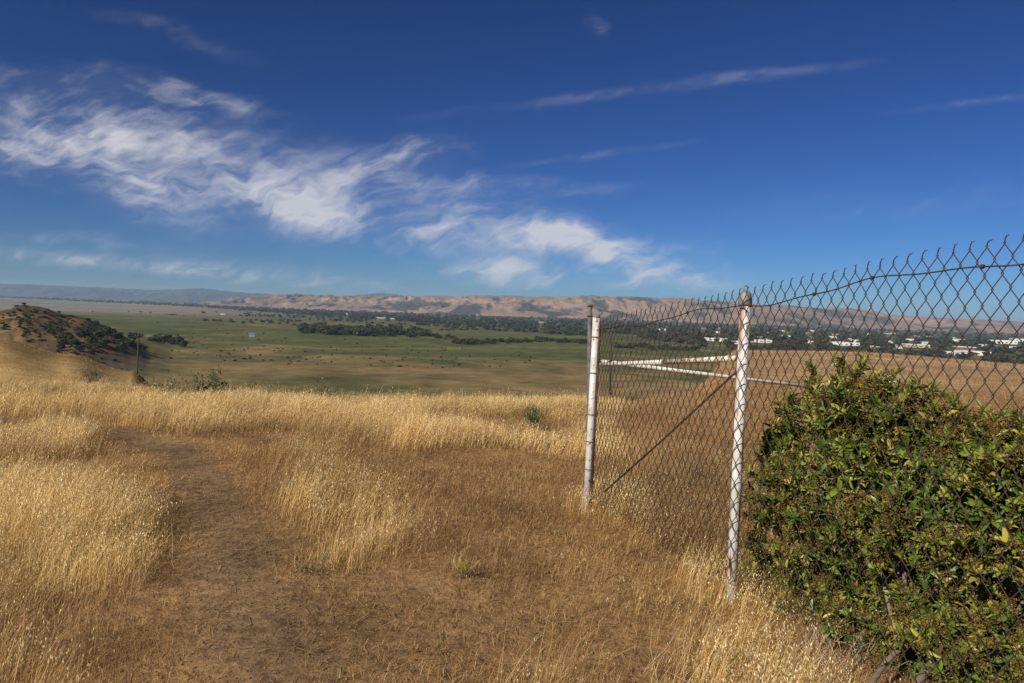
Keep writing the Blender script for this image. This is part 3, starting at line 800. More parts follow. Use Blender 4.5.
def leaf_mesh(bases, dirs, ups, length, width, cols):
    n = len(bases)
    side = np.cross(dirs, ups); side /= np.linalg.norm(side, axis=1)[:, None] + 1e-9
    upv = np.cross(side, dirs)
    L_, W_ = length[:, None], width[:, None]
    v0 = bases; m1_ = bases + dirs * L_ * .38; m2_ = bases + dirs * L_ * .74 - upv * L_ * .05; tip = bases + dirs * L_ - upv * L_ * .14
    fold = upv * W_ * .30
    vv = np.stack([v0, m1_ - side * W_ * .5 + fold, m1_, m1_ + side * W_ * .5 + fold, m2_ - side * W_ * .40 + fold * .8, m2_, m2_ + side * W_ * .40 + fold * .8, tip], 1).reshape(-1, 3)
    b = np.arange(n)[:, None] * 8
    f4 = np.concatenate([np.concatenate([b + 1, b + 2, b + 5, b + 4], 1), np.concatenate([b + 2, b + 3, b + 6, b + 5], 1)])
    f3 = np.concatenate([np.concatenate([b, b + 2, b + 1], 1), np.concatenate([b, b + 3, b + 2], 1), np.concatenate([b + 4, b + 5, b + 7], 1), np.concatenate([b + 5, b + 6, b + 7], 1)])
    return vv, [f4, f3], np.repeat(cols, 8, 0)
bush_base = fence_xyz(3.1, .75, 0)
bush = empty("shrub", (bush_base[0], bush_base[1], tz(bush_base[0], bush_base[1])))
tag(bush, "large leathery leaved green shrub with brown flower heads behind the chain link fence", "shrub")
cpts, cnor = shrub_points(3900)
# young shoots standing out of the crown
extra_p, extra_n = [], []
tops = [i for i in range(len(cpts)) if cnor[i][2] > .35]
for i in random.sample(tops, 130):
    dirn = np.array([random.gauss(0, .5), random.gauss(0, .5), .9]); dirn /= np.linalg.norm(dirn)
    L2 = random.uniform(.06, .20)
    for u in np.linspace(.25, 1, int(2 + L2 * 22)):
        extra_p.append(cpts[i] + dirn * L2 * u); extra_n.append(dirn)
cpts = np.vstack([cpts, extra_p]); cnor = np.vstack([cnor, extra_n])
GREEN = np.array([[.070, .110, .018], [.050, .088, .018], [.092, .135, .022], [.115, .145, .024], [.145, .160, .028], [.055, .080, .020], [.19, .18, .045]])
LB, LD, LU, LL, LW, LC = [], [], [], [], [], []
n_old = len(cpts) - len(extra_p)
for ci_, (p, o_) in enumerate(zip(cpts, cnor)):
    shade_pick = random.choices(range(7), [3, 3, 3, 2.6, 2.0, 1.6, 1.0] if ci_ < n_old else [1, .5, 2, 3, 4, .5, 2.5])[0]
    nl = random.randint(6, 11)
    rv = np.array([random.gauss(0, .35) for _ in range(3)]); o2 = o_ + rv; o2 /= np.linalg.norm(o2)
    a_ = np.cross(o2, [0.3, .2, .9]); a_ /= np.linalg.norm(a_); b_ = np.cross(o2, a_)
    sc = .75 + .5 * random.random()
    for k in range(nl):
        an = k * 2.4 + random.random() * .5; el = .35 + .8 * random.random()
        d = o2 * math.cos(el) + (a_ * math.cos(an) + b_ * math.sin(an)) * math.sin(el)
        LB.append(p + o2 * random.uniform(-.045, .01) * sc); LD.append(d); LU.append(o2)
        LL.append(random.uniform(.036, .085) * sc); LW.append(random.uniform(.013, .027) * sc)
        c = GREEN[shade_pick] * random.uniform(.95, 1.9) * np.array([1.22, 1.12, .95])
        if random.random() < .012: c = np.array([.42, .34, .10]) * random.uniform(.7, 1.1)
        if random.random() < .008: c = np.array([.32, .13, .05])
        LC.append(c)
vv, ff_, cc = leaf_mesh(*map(np.array, (LB, LD, LU, LL, LW, LC)))
mesh_obj("foliage", np_mesh("foliage", vv, ff_, cc), m_leafy, bush)
# dried flower heads
zs = np.array([p[2] for p in cpts]); idx = [i for i in range(len(cpts)) if cnor[i][2] > .0 and random.random() < .6 * float(sst(.50, .60, fbm(np.array([cpts[i][0] * 3.2 + cpts[i][1] * 1.3]), np.array([cpts[i][2] * 3.4]), 2))[0])]
FV, FF, FC = [], [], []; o4 = 0
for i in idx:
    c0 = cpts[i] + cnor[i] * .055
    for k in range(46):
        d = np.array([random.gauss(0, 1) for _ in range(3)]); q = c0 + d * np.array([.024, .024, .014]); r_ = random.uniform(.003, .0058)
        t1 = np.array([random.gauss(0, 1) for _ in range(3)]); t1 /= np.linalg.norm(t1); t2 = np.cross(t1, d); t2 /= np.linalg.norm(t2) + 1e-9; t3 = np.cross(t1, t2)
        FV += [q + t1 * r_, q - t1 * r_ * .5 + t2 * r_, q - t1 * r_ * .5 - t2 * r_, q + t3 * r_]
        FF += [(o4, o4 + 1, o4 + 3), (o4 + 1, o4 + 2, o4 + 3), (o4 + 2, o4, o4 + 3)]; o4 += 4
        c = np.array([.22, .125, .042]) * random.uniform(.5, 1.35) if random.random() < .8 else np.array([.15, .14, .035])
        FC += [c] * 4
fl = mesh_obj("flower_head", np_mesh("flower_head", FV, [np.array(FF)], np.array(FC)), m_stone, bush); fl["kind"] = "stuff"
# stems
mb = MB(); root = [P(905, 700, 3.45), P(945, 690, 3.4), P(980, 700, 3.55), P(870, 690, 3.6)]
for i in range(13):
    a = np.array(root[i % 4]) - nrm * .25; a = np.array([a[0], a[1], tz(a[0], a[1]) - .05]); b = cpts[random.randrange(len(cpts))] * .85 + np.array(bush_base) * .15 - nrm * .18
    mid = (a + b) / 2 + np.array([random.gauss(0, .07), random.gauss(0, .07), .10])
    pts = [(1-u)**2 * a + 2*u*(1-u) * mid + u*u * b for u in np.linspace(0, 1, 9)]
    r0_ = random.uniform(.012, .022) if i < 5 else random.uniform(.008, .016)
    mb.tube(pts, list(np.linspace(r0_, .004, 9)), 8)
    for k in range(4):
        s0 = pts[random.randint(3, 7)]; e0 = s0 + np.array([random.gauss(0, .2), random.gauss(0, .2), random.uniform(.05, .3)])
        mb.tube([s0, (s0 + e0) / 2 + np.array([0, 0, .02]), e0], [.006, .004, .002], 5)
# two thick grey stems showing low in the middle
for (x0, y0, Y0, x1, y1, Y1, r_) in ((862, 712, 3.12, 915, 640, 3.5, .016), (912, 712, 3.05, 948, 655, 3.4, .024)):
    a, b = P(x0, y0, Y0), P(x1, y1, Y1); mid = (a + b) / 2 + np.array([-.05, .04, .05])
    mb.tube([(1-u)**2 * a + 2*u*(1-u) * mid + u*u * b for u in np.linspace(-.25, 1, 9)], list(np.linspace(r_, r_ * .7, 9)), 10)
mb.build("stem", m_bark, bush)
# dead twigs at the foot of the shrub
mb = MB()
for i in range(150):
    px, py = random.gauss(800, 45), random.uniform(645, 720)
    g0 = ground_at(px, py); h = random.uniform(.06, .22)
    e = g0 + np.array([random.gauss(0, .10), random.gauss(0, .10), h])
    mid = (g0 + e) / 2 + np.array([random.gauss(0, .02), random.gauss(0, .02), .02])
    mb.tube([g0, mid, e], [.0028, .002, .001], 4, False)
m_twig = simple_mat("dead_twig", (.30, .245, .19), .9, .3, 10)
tag(mb.build("dead_twigs", m_twig), "tangle of grey dead twigs at the foot of the green shrub", "twigs", kind="stuff")

# ------------------------------------------------------------------ small plants on the crest
def small_plant(name, px, py, hgt, wid, green, label, n=420, upright=.5, leaf=.05, Rfix=None, slim=1.0):
    g0 = ground_at(px, py) if Rfix is None else np.array([*(ray(px, py)[:2] / ray(px, py)[1] * Rfix), 0.])
    g0[2] = tz(g0[0], g0[1])
    r = empty(name, tuple(g0)); tag(r, label, "plant")
    st_ = MB(); B, D, U, LL_, WW, CC = [], [], [], [], [], []
    for k in range(16):
        an = random.random() * 6.283; sp_ = random.random() ** .6 * wid / 2
        e = g0 + np.array([math.cos(an) * sp_, math.sin(an) * sp_, hgt * random.uniform(.55, 1.0) * (1 - .35 * (sp_ / (wid / 2)) ** 2)])
        st_.tube([g0 - np.array([0, 0, .05]), (g0 * .6 + e * .4) + np.array([0, 0, hgt * .12]), e], [.012 * hgt, .008 * hgt, .003 * hgt], 5, False)
        for q in range(n // 16):
            u = random.uniform(.25, 1.02); p = g0 * (1 - u) + e * u + np.array([random.gauss(0, .09) * wid, random.gauss(0, .09) * wid, random.gauss(0, .06) * hgt + hgt * .08 * (1 - u)])
            p[2] = max(p[2], g0[2] + .02)
            d = np.array([random.gauss(0, 1), random.gauss(0, 1), random.gauss(upright, .8)]); d /= np.linalg.norm(d)
            B.append(p); D.append(d); U.append(np.array([random.gauss(0, .5), random.gauss(0, .5), 1.])); LL_.append(leaf * random.uniform(.6, 1.3)); WW.append(slim * leaf * random.uniform(.22, .42)); CC.append(np.array(green) * random.uniform(.6, 1.4))
    v3, f3, c3_ = leaf_mesh(*map(np.array, (B, D, U, LL_, WW, CC)))
    mesh_obj("foliage", np_mesh("foliage", v3, f3, c3_), m_leafy, r)
    st_.build("stem", m_bark, r)
small_plant("bush", 214, 380, 1.45, 1.25, (.05, .085, .024), "dark green round bush on the crest right of the utility pole", 1500, .4, .11, 24)
small_plant("weed", 92, 380, .85, .6, (.10, .10, .08), "small grey spiky weed in the golden grass below the left spur", 420, 1.6, .10, 20, .35)
small_plant("weed", 533, 431, .42, .36, (.085, .12, .035), "small green weed in the golden grass left of the fence", 420, 2.0, .08, None, .4)
small_plant("bush", 168, 384, 1.15, 2.2, (.19, .18, .06), "pale yellow green bush on the crest left of the dark round bush", 600, .6, .10, 22)
small_plant("bush", 322, 384, 1.1, 1.3, (.19, .165, .06), "olive straw coloured bush at the middle of the grassy crest", 500, .8, .10, 22)
small_plant("bush", 250, 380, 1.25, 1.6, (.17, .14, .055), "low brownish olive bush just right of the dark round bush", 500, .7, .10, 22.5)
small_plant("weed", 462, 578, .10, .16, (.42, .31, .09), "small yellow green tuft on the trodden brown ground", 180, 2.4, .07, None, .14)
small_plant("weed", 312, 575, .10, .3, (.09, .11, .04), "low green weed on the right edge of the bare trail", 120, .6, .022)

# ------------------------------------------------------------------ utility pole
pb = np.array([*(ray(135.5, 380)[:2] / ray(135.5, 380)[1] * 150), 0.]); pb[2] = tz(pb[0], pb[1])
ptop = P(138.8, 333, 150)
up_ = empty("utility_pole", tuple(pb)); tag(up_, "dark wooden utility pole with a crossarm below the left spur", "utility pole")
mb = MB(); mb.tube([pb - np.array([0, 0, 1]), ptop], [.19, .14], 10); mb.build("pole", m_wood, up_)
d0 = Vector((1, .25, 0)).normalized(); pc_ = Vector(ptop) + Vector((0, -.25, -.7))
mb = MB(); mb.tube([pc_ - d0 * .65, pc_ + d0 * .65], .07, 6); mb.build("crossarm", m_wood, up_)
for s in (-.55, .55):
    mb = MB(); mb.tube([pc_ + d0 * s + Vector((0, 0, .1)), pc_ + d0 * s + Vector((0, 0, .2)), pc_ + d0 * s + Vector((0, 0, .34))], [.06, .09, .05], 8); mb.build("insulator", m_grey, up_)

# ------------------------------------------------------------------ trees in the valley
def crown_mesh(name, nq, seed, lobes, q, squash=.8, g=(.05, .062, .026)):
    r = np.random.default_rng(seed)
    cen = np.concatenate([(r.random((lobes, 2)) - .5) * .62, .35 + .5 * r.random((lobes, 1))], 1); rad_ = .28 + .25 * r.random(lobes)
    k = r.integers(0, lobes, nq); d = r.normal(size=(nq, 3)); d /= np.linalg.norm(d, axis=1)[:, None]
    rr_ = .5 + .55 * r.random((nq, 1))
    p = cen[k] + d * rad_[k][:, None] * rr_ * np.array([1, 1, squash])
    p[:, 2] = np.maximum(p[:, 2], .04)
    nn = d + r.normal(size=(nq, 3)) * .6; nn /= np.linalg.norm(nn, axis=1)[:, None]
    a = np.cross(nn, r.normal(size=(nq, 3))); a /= np.linalg.norm(a, axis=1)[:, None]; b = np.cross(nn, a)
    s = q * (.6 + .8 * r.random((nq, 1)))
    v4 = np.stack([p - a * s - b * s * .6, p + a * s - b * s * .6, p + a * s * .7 + b * s, p - a * s * .8 + b * s * .7], 1).reshape(-1, 3)
    c = np.array(g)[None] * (.6 + .8 * r.random((nq, 1)))
    return v4, np.arange(nq)[:, None] * 4 + np.arange(4)[None], np.repeat(c, 4, 0)
crowns = []
for k in range(5):
    v4, f4, c4 = crown_mesh("crown", 420, 50 + k, 7, .075, .8, ((.042, .052, .024), (.050, .062, .024), (.060, .066, .030), (.038, .046, .024), (.058, .058, .026))[k])
    crowns.append(np_mesh("crown", v4, [f4], c4))
mb = MB(); mb.tube([(0, 0, -.15), (.01, 0, .2), (0, .01, .5)], [.06, .045, .02], 7)
for an in (0, 2.1, 4.2): mb.tube([(0, 0, .28), (math.cos(an) * .15, math.sin(an) * .15, .45), (math.cos(an) * .3, math.sin(an) * .3, .6)], [.03, .02, .01], 5)
trunk_me = bpy.data.meshes.new("trunk"); trunk_me.from_pydata(mb.v, [], mb.f); trunk_me.update(); trunk_me.materials.append(m_bark)
for c in crowns: c.materials.append(m_tree)
def tree(x, y, h, wid, name, label, group, parts=True):
    z = tz(x, y) - (0 if parts else .22 * h)
    me = random.choice(crowns)
    rz = random.random() * 6.283
    if parts:
        r = empty(name, (x, y, z)); r.rotation_euler.z = rz
        c = bpy.data.objects.new("crown", me); t = bpy.data.objects.new("trunk", trunk_me)
        for q in (c, t): COL.objects.link(q); q.parent = r
        c.scale = (wid, wid, h); t.scale = (wid * .8, wid * .8, h)
    else:
        r = bpy.data.objects.new(name, me); COL.objects.link(r); r.location = (x, y, z); r.scale = (wid, wid, h); r.rotation_euler.z = rz
    return tag(r, label, "tree" if name.endswith("tree") else "bush", group)
# dark oaks at the foot of the knoll and along the marsh edge
for (px, py, hp, wp) in ((66, 344, 9, 13), (75, 347, 7, 10), (84, 341, 9, 14), (91, 345, 7, 11), (99, 340, 8, 12), (104, 346, 6, 12), (110, 337, 8, 13), (117, 341, 7, 11), (87, 350, 5, 9), (78, 352, 5, 8), (60, 350, 5, 9), (120, 347, 6, 10)):
    p = ground_at(px, py); s = p[1] / F
    tree(p[0], p[1], hp * s * 1.15, wp * s * .9, "oak_tree", "dark oak in the thicket at the foot of the brown knoll", "oaks at the foot of the knoll")
for (px, py, hp, wp) in ((123, 350, 6, 12), (130, 349, 7, 12), (137, 351, 6, 10), (143, 350, 4, 8)):
    p = ground_at(px, py); s = p[1] / F
    tree(p[0], p[1], hp * s * 1.15, wp * s * .9, "willow_tree", "green round tree beside the utility pole on the marsh edge", "round trees by the utility pole")
for (px, py, hp, wp) in ((153, 343, 5, 10), (160, 343, 7, 12), (167, 344, 8, 13), (174, 345, 6, 10), (180, 347, 9, 9), (184, 348, 6, 7), (132, 340, 6, 9), (139, 338, 4, 9)):
    p = ground_at(px, py); s = p[1] / F
    tree(p[0], p[1], hp * s * 1.15, wp * s * .9, "marsh_tree", "dark tree in the small clump on the green marsh", "small clump of marsh trees")
# scrub on the knoll
cnt = 0
while cnt < 295:
    px, py = random.uniform(0, 150), random.uniform(302, 372)
    dens = float(blob(np.array(px), np.array(py), 75, 333, 42, 16) + .8 * blob(np.array(px), np.array(py), 40, 320, 50, 10) + .9 * blob(np.array(px), np.array(py), 16, 305, 14, 4) + .8 * blob(np.array(px), np.array(py), 30, 326, 45, 7) + .55 * blob(np.array(px), np.array(py), 95, 357, 45, 9))
    if random.random() > dens: continue
    p = ground_at(px, py)
    if not 460 < p[1] < 1250: continue
    s = p[1] / F; w_ = random.uniform(1.3, 4.2)
    tree(p[0], p[1], w_ * s * .6, w_ * s, "scrub_bush", "low dark scrub bush on the slope of the brown knoll", "scrub bushes on the knoll", False); cnt += 1
# tree rows across the green plain
for (x0, y0, x1, y1, n, h0, lab, grp) in ((300, 331, 425, 336, 46, 9, "dark tree in the long grove across the middle of the plain", "trees of the long grove"),
        (425, 336, 470, 341, 13, 4, "small dark tree in the thin row behind the plain's hedge", "trees of the thin row"),
        (455, 344, 532, 342, 26, 5, "dark tree in the low hedge row across the green plain", "trees of the hedge row"),
        (535, 341, 592, 343, 18, 5, "dark tree in the low row left of the white corner post", "trees of the row by the corner post"),
        (545, 333, 600, 336, 14, 4, "dark tree in the upper row left of the white corner post", "trees of the upper row"),
        (205, 321, 335, 326, 20, 3, "small dark tree in the row in front of the pale houses", "trees by the pale houses"),
        (440, 330, 590, 329, 26, 3, "small dark tree in the faint row below the town belt", "trees below the town belt"),
        (612, 347, 700, 350, 22, 5, "dark tree in the row seen through the mesh", "trees seen through the mesh")):
    for k in range(n):
        t = (k + random.random()) / n
        px = x0 + (x1 - x0) * t; py = y0 + (y1 - y0) * t + random.uniform(-1.2, 1.2) * (2.2 if n > 40 else 1)
        p = valley_pt(px, py - horizon(px)); s = p[1] / F
        hh = h0 * random.uniform(.55, 1.1)
        tree(p[0], p[1], hh * s, random.uniform(1.0, 1.7) * h0 * s, "plain_tree", lab, grp, False)
# ------------------------------------------------------------------ buildings in the valley town
m_white = simple_mat("white_wall", (.78, .77, .74), .7, .08, .05)
m_roofw = simple_mat("white_roof", (.82, .82, .80), .7, .06, .05)
m_tanw = simple_mat("tan_wall", (.45, .36, .27), .8, .1, .05)
m_glass = simple_mat("dark_window_band", (.05, .06, .07), .3, .2, .05, 0, .5)
m_red = simple_mat("brick_wall", (.24, .12, .085), .85, .15, .05)
BLD = []
def building(px, dep, wpx, hpx, wall, label, group=None, name="warehouse", rz=None):
    p = valley_pt(px, dep); s = p[1] / F; BLD.append((px, dep, wpx))
    w_, h = wpx * s, hpx * s; dpt = min(w_ * .8, 45); rz = random.uniform(-.25, .25) if rz is None else rz
    r = empty(name, (p[0], p[1], H_VALLEY)); r.rotation_euler.z = 0
    mb = MB(); mb.box((p[0], p[1], H_VALLEY + h / 2 - .5), (w_, dpt, h + 1), rz); mb.build("wall", wall, r, False)
    mb = MB(); mb.box((p[0], p[1], H_VALLEY + h + .35), (w_ + 1.2, dpt + 1.2, .7), rz); mb.build("roof", m_roofw, r, False)
    nb = max(2, int(w_ / 14)); cs, sn = math.cos(rz), math.sin(rz)
    for k in range(min(nb, 8)):
        lx = -w_ / 2 + w_ * (k + .5) / min(nb, 8); ly = -dpt / 2 - .05
        mb = MB(); mb.box((p[0] + lx * cs - ly * sn, p[1] + lx * sn + ly * cs, H_VALLEY + h * .45), (w_ / min(nb, 8) * .5, .3, h * .28), rz); mb.build("window", m_glass, r, False)
    tag(r, label, "building", group)
g1 = "white buildings of the valley town"
lab1 = "low white flat roofed building among the trees of the far valley town"
for (px, dep, w_, h) in ((715, 24, 20, 2.6), (738, 26, 12, 2.4), (717, 16, 8, 1.4), (763, 24, 14, 2.6), (812, 23, 9, 2), (852, 21, 10, 3),
                         (925, 20, 12, 2), (958, 16, 10, 2), (890, 20, 8, 1.8), (908, 17, 8, 1.6), (1018, 14, 12, 2.4), (1020, 22, 14, 2.4), (985, 21, 16, 2.2), (785, 18, 8, 1.6), (832, 17, 7, 1.6), (662, 15, 8, 1.2)):
    building(px, dep, w_, h, m_white, lab1, g1)
building(845, 24, 22, 3.0, m_white, "widest white building beside the bush top, seen through the mesh", rz=.05)
building(972, 29, 26, 3.4, m_white, "long white building at the near edge of the town, right of the bush top", rz=-.04)
building(955, 30, 18, 3.2, m_white, "white shed touching the left end of the long white building")
building(1003, 17, 20, 3.4, m_white, "tall white block behind the long white building near the right edge", name="office_block")
building(915, 23.5, 22, 2.8, m_tanw, "tan flat roofed building between the white ones seen through the mesh")
building(965, 24, 24, 2.4, m_red, "low brick red building just behind the long white building")
for k in range(34):
    building(random.uniform(700, 1024), random.uniform(11, 26), random.uniform(2.5, 6), random.uniform(1.0, 1.7), random.choice((m_white, m_tanw, m_tanw, m_red)), "tiny house among the dark trees of the far valley town", "small houses of the valley town", "house")
g2 = "pale buildings beyond the plain"
for (px, dep, w_, h) in ((222, 14.5, 4, .8), (380, 13.0, 10, .9), (392, 13.3, 5, .8), (476, 6.5, 2, 1.4), (540, 12, 5, 1.0), (345, 10, 4, .9)):
    building(px, dep, w_, h, m_white if random.random() < .5 else m_tanw, "small pale building on the far edge of the green plain", g2, "house")
p = ground_at(252, 337); s = p[1] / F
sh = empty("shed", tuple(p)); tag(sh, "pale blue grey shed alone on the green marsh", "shed")
mb = MB(); mb.box((p[0], p[1], p[2] + 1.7 * s), (5.5 * s, 3 * s, 3.6 * s), .3); mb.build("wall", simple_mat("blue_grey_wall", (.22, .26, .28), .8, .1, .2), sh, False)
mb = MB(); mb.box((p[0], p[1], p[2] + 3.7 * s), (6.2 * s, 3.8 * s, .5 * s), .3); mb.build("roof", simple_mat("blue_grey_roof", (.30, .34, .37), .6, .1, .2), sh, False)

# the wooded town belt
wood_v, wood_f, wood_c = [], [], []; off = 0
protos = [crown_mesh("w", 34, 80 + k, 3, .26, .8, ((.040, .048, .026), (.050, .058, .028), (.036, .042, .028), (.062, .062, .034))[k % 4]) for k in range(8)]
def belt(n, px0, px1, f0, f1, hmin, hmax, gate=.0):
    global off
    for _ in range(n):
        px = random.uniform(px0, px1); a, b = f0(px), f1(px)
        dep = a + (b - a) * random.random() ** .8
        if random.random() < .93 and any(abs(px - q[0]) < q[2] * .5 + 1 and -1.5 < dep - q[1] < 7 for q in BLD): continue
        p = valley_pt(px, dep)
        if gate and float(fbm(np.array([p[0] * .004]), np.array([p[1] * .0022]), 3)[0]) < gate: continue
        v4, f4, c4 = random.choice(protos)
        an = random.random() * 6.283; h = random.uniform(hmin, hmax); w_ = h * random.uniform(.9, 1.7)
        cs, sn = math.cos(an) * w_, math.sin(an) * w_
        q = np.stack([v4[:, 0] * cs - v4[:, 1] * sn + p[0], v4[:, 0] * sn + v4[:, 1] * cs + p[1], v4[:, 2] * h + H_VALLEY - .5], -1)
        wood_v.append(q); wood_f.append(f4 + off); wood_c.append(c4 * random.uniform(.75, 1.25)); off += len(q)
I_ = lambda xs, ys: (lambda px: float(np.interp(px, xs, ys)))
belt(6500, -40, 1110, I_([0, 200, 300, 500, 640, 800, 1024], [2.6, 3.2, 5.0, 7.0, 5.8, 6, 6]), I_([0, 200, 300, 450, 600, 700, 760, 1024], [5.0, 8, 12, 17, 20, 22, 24, 27]), 8, 15)
belt(1500, 640, 1110, I_([640, 760, 1024], [14, 14, 15]), I_([640, 700, 760, 860, 1024], [24, 30, 34, 34, 38]), 6, 11, .42)
belt(700, 200, 600, I_([200, 600], [9, 16]), I_([200, 400, 600], [15, 19, 24]), 5, 9, .50)
belt(500, 730, 1110, I_([730, 1024], [27, 28]), I_([730, 1024], [32, 36]), 6, 10)
belt(420, 150, 595, I_([150, 595], [22, 26]), I_([150, 595], [62, 62]), .8, 2.2, .50)
belt(260, 90, 300, I_([90, 300], [13, 16]), I_([90, 300], [17, 20]), 3, 6, .52)
o = mesh_obj("far_woodland", np_mesh("far_woodland", np.concatenate(wood_v), [np.concatenate(wood_f)], np.concatenate(wood_c)), m_tree)
tag(o, "dark band of trees covering the far valley town below the hills", "woodland", kind="stuff")

# ------------------------------------------------------------------ air
m_air = bpy.data.materials.new("air"); m_air.use_nodes = True
nt = m_air.node_tree; nt.nodes.clear()
ou = nt.nodes.new("ShaderNodeOutputMaterial"); pv_ = nt.nodes.new("ShaderNodeVolumePrincipled")
pv_.inputs["Color"].default_value = (.50, .72, 1.0, 1); pv_.inputs["Density"].default_value = 4.6e-5; pv_.inputs["Anisotropy"].default_value = 0.0
nt.links.new(pv_.outputs[0], ou.inputs["Volume"])
mb = MB(); mb.box((0, 0, 135), (120000, 120000, 400)); 
hz = mb.build("haze", m_air, None, False); hz["kind"] = "stuff"; tag(hz, "thin bluish haze that fades the far hills", "haze", kind="stuff")

# ------------------------------------------------------------------ sun and sky
EXPOSURE = .3; EXPO = 2 ** -EXPOSURE
SUN_EL, SUN_AZ = R_(34), R_(180 + 42)          # behind the camera, to its left
sd = Vector((math.sin(SUN_AZ) * math.cos(SUN_EL), math.cos(SUN_AZ) * math.cos(SUN_EL), math.sin(SUN_EL)))
sl = bpy.data.lights.new("sun", "SUN"); sl.energy = 5.0; sl.angle = R_(.53); sl.color = (1, .90, .74)
so = bpy.data.objects.new("sun", sl); COL.objects.link(so); so.rotation_euler = (-sd).to_track_quat("-Z", "Y").to_euler()

w = bpy.data.worlds.new("World"); scene.world = w; w.use_nodes = True
nt = w.node_tree; N, L = nt.nodes, nt.links
bg = N["Background"]; bg.inputs["Strength"].default_value = .06
sky = N.new("ShaderNodeTexSky"); sky.sky_type = "NISHITA"; sky.sun_disc = False
sky.sun_elevation = SUN_EL; sky.sun_rotation = SUN_AZ; sky.altitude = 60; sky.air_density = .85; sky.dust_density = .0; sky.ozone_density = 2.0
# a deep polarised blue: contrast and tint of the sky's own colour
gm_ = N.new("ShaderNodeGamma"); gm_.inputs["Gamma"].default_value = 1.45
L.new(sky.outputs[0], gm_.inputs["Color"])
hs = N.new("ShaderNodeMix"); hs.data_type = "RGBA"; hs.blend_type = "MULTIPLY"; hs.inputs[0].default_value = 1
hs.inputs[7].default_value = (.122 * EXPO, .232 * EXPO, .415 * EXPO, 1)
L.new(gm_.outputs[0], hs.inputs[6]); L.new(hs.outputs[2], bg.inputs["Color"])

# ------------------------------------------------------------------ cirrus, a broken sheet of ice cloud 7 km up
cu, cv = np.meshgrid(np.linspace(-.95, .95, 1250), np.concatenate([np.linspace(.006, .5, 470)]))
Yc = 7000 / cv; ccx, ccy, ccz = cu * Yc, Yc, np.full_like(Yc, 7000. + EYE[2])
qx, qy = project(ccx, ccy, ccz)
X1, Y1 = qx / 100, qy / 100
def turned(x, y, deg, sx, sy, ox=0, oy=0):
    a = R_(deg); return (x * math.cos(a) + y * math.sin(a)) * sx + ox, (-x * math.sin(a) + y * math.cos(a)) * sy + oy
w1x = X1 + .34 * (fbm(X1 * .9 + 3, Y1 * 1.3, 3) - .5); w1y = Y1 + .24 * (fbm(X1 * .9 + 31, Y1 * 1.3 + 7, 3) - .5)
w2x = w1x + .22 * (fbm(w1x * 4 + 5, w1y * 5 + 2, 3) - .5); w2y = w1y + .15 * (fbm(w1x * 4 + 55, w1y * 5 + 12, 3) - .5)
fib = fbm(*turned(w2x, w2y, -24, .9, 8.0, 40, 60), 7, .6)
fib2 = fbm(*turned(w2x, w2y, 12, 1.0, 6.5, 20, 80), 7, .6)
puf = fbm(*turned(w2x, w2y, 5, 1.5, 2.6, 10, 33), 7, .55)
fine = fbm(*turned(w2x, w2y, -12, 4.0, 14.0, 70, 20), 5, .6)
qwx, qwy = w2x * 100, w2y * 100
def patch(px, py, sx, sy, ang, amp, ragged=True):
    a = R_(ang); u, v = (qwx, qwy) if ragged else (qx, qy)
    du, dv = u - px, v - py
    return amp * np.exp(-((du * math.cos(a) + dv * math.sin(a)) / sx) ** 2 - ((-du * math.sin(a) + dv * math.cos(a)) / sy) ** 2)
thick = sum(patch(*q) for q in (
    (105, 137, 85, 27, 4, .95), (10, 150, 70, 24, 4, .8), (20, 95, 60, 22, 10, .30), (140, 195, 48, 27, 18, .85), (225, 165, 70, 22, 30, .40),
    (285, 209, 95, 15, 8, .52), (390, 205, 190, 34, 10, .24), (600, 255, 130, 24, 6, .28), (350, 226, 60, 11, 10, .45), (428, 236, 42, 15, -4, .62), (490, 268, 40, 11, 0, .75), (530, 238, 55, 12, -4, .5),
    (580, 238, 75, 15, 6, .72), (650, 265, 70, 17, 14, .66), (610, 280, 110, 10, 3, .4), (330, 182, 110, 22, -10, .42), (400, 163, 60, 14, -16, .32), (140, 88, 110, 16, 8, .38), (215, 98, 55, 9, 16, .34), (240, 185, 240, 55, 12, .20), (475, 190, 60, 8, -3, .32), (470, 210, 50, 7, -3, .3)))
thin = sum(patch(*q) for q in (
    (650, 89, 150, 5, -7, .38, False), (765, 72, 65, 4, -4, .2, False), (90, 260, 230, 8, 4, .8, False), (210, 274, 160, 6, 6, .8, False), (60, 246, 90, 5, 3, .4), (330, 285, 100, 5, 4, .35), (985, 101, 75, 3.5, -7, .26, False),
    (600, 26, 12, 9, 60, .32), (590, 156, 80, 3.5, -8, .22, False), (590, 190, 40, 6, -5, .35), (690, 245, 40, 4, 2, .3), (900, 205, 140, 18, -5, .12), (175, 35, 60, 7, 15, .2), (520, 182, 30, 5, -3, .4)))
lf = 1 - sst(2.0, 3.2, X1)                                       # streaks sink to the right on the left, rise farther right
strand = lf * (.40 * fib2 + .25 * fib) + (1 - lf) * (.5 * fib + .15 * fib2) + .35 * fine
tx_ = .62 * strand + .38 * puf
env = np.clip(thick, 0, 1.1)
c1_ = env ** .9 * (.10 + 1.0 * sst(.40, .74, tx_ + .10 * env - .02)) * sst(.0, .25, thick)
c2_ = thin * (.16 + .24 * sst(.35, .65, fib)) * (.45 + .6 * sst(.35, .65, fine))
cover_c = np.clip(.84 * c1_ + c2_, 0, .82)
cover_c = cover_c * sst(.006, .03, cv) * sst(.5, .47, cv) * sst(.95, .9, np.abs(cu))
n_r, n_c = cover_c.shape
ii = np.arange(n_r - 1)[:, None] * n_c; jj = np.arange(n_c - 1)[None]
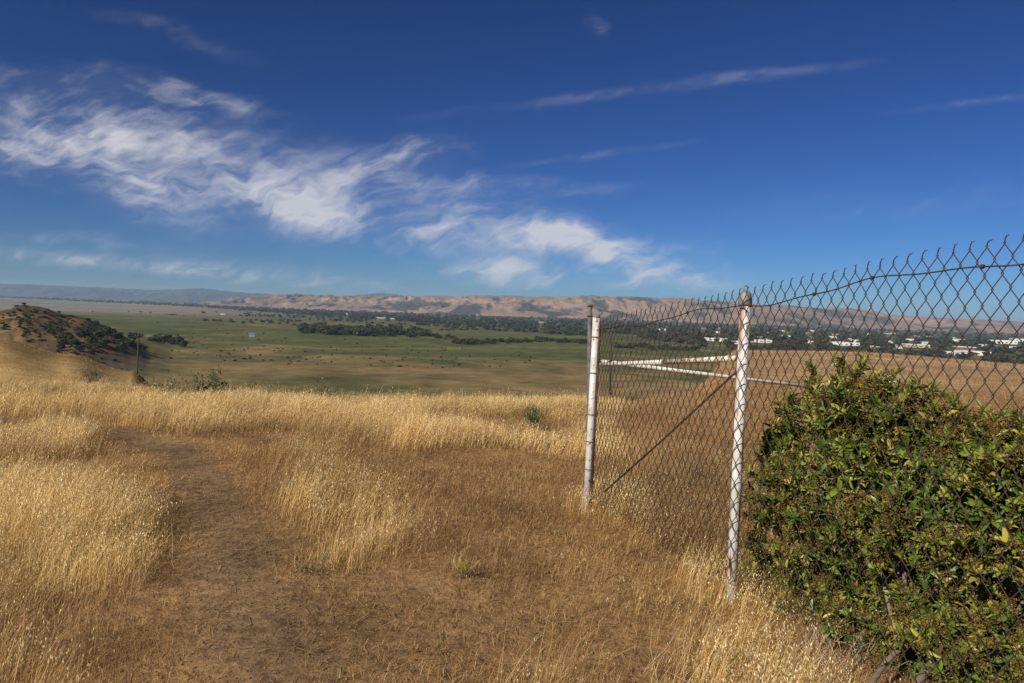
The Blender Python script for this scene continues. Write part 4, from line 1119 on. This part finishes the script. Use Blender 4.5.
qd = np.stack([ii + jj, ii + jj + 1, ii + n_c + jj + 1, ii + n_c + jj], -1).reshape(-1, 4)
cf = cover_c.ravel(); qd = qd[cf[qd].max(1) > .004]
used = np.unique(qd); remap = np.zeros(len(cf), int); remap[used] = np.arange(len(used))
cpos = np.stack([ccx, ccy, ccz], -1).reshape(-1, 3)[used]
cme = np_mesh("clouds", cpos, [remap[qd]], None, True)
at_ = cme.attributes.new("cover", "FLOAT", "POINT"); at_.data.foreach_set("value", cf[used].astype(np.float32))
m_cloud = bpy.data.materials.new("ice_cloud"); m_cloud.use_nodes = True; nt = m_cloud.node_tree; nt.nodes.clear(); N, L = nt.nodes, nt.links
ou = N.new("ShaderNodeOutputMaterial"); mx = N.new("ShaderNodeMixShader"); m2 = N.new("ShaderNodeMixShader"); tr_ = N.new("ShaderNodeBsdfTransparent")
df = N.new("ShaderNodeBsdfDiffuse"); tl = N.new("ShaderNodeBsdfTranslucent"); at = N.new("ShaderNodeAttribute"); at.attribute_name = "cover"
df.inputs[0].default_value = tl.inputs[0].default_value = (.77, .83, .93, 1)
m2.inputs[0].default_value = .8; L.new(df.outputs[0], m2.inputs[1]); L.new(tl.outputs[0], m2.inputs[2])
L.new(at.outputs["Fac"], mx.inputs[0]); L.new(tr_.outputs[0], mx.inputs[1]); L.new(m2.outputs[0], mx.inputs[2]); L.new(mx.outputs[0], ou.inputs[0])
tag(mesh_obj("clouds", cme, m_cloud), "wispy white cirrus drifting across the deep blue sky", "clouds", kind="stuff")

# ------------------------------------------------------------------ render settings
vs_ = scene.view_settings; vs_.view_transform = "Standard"; vs_.look = "None"; vs_.exposure = EXPOSURE; vs_.gamma = 1; vs_.use_curve_mapping = False
scene.render.engine = "CYCLES"; cy = scene.cycles
cy.max_bounces = 5; cy.diffuse_bounces = 2; cy.glossy_bounces = 2; cy.transmission_bounces = 2; cy.volume_bounces = 0; cy.transparent_max_bounces = 4
cy.use_denoising = True; cy.denoiser = "OPENIMAGEDENOISE"; cy.denoising_prefilter = "NONE"; cy.denoising_input_passes = "RGB_ALBEDO_NORMAL"; cy.sample_clamp_indirect = 4
cy.use_adaptive_sampling = False
cy.pixel_filter_type = "BLACKMAN_HARRIS"; cy.filter_width = 1.5
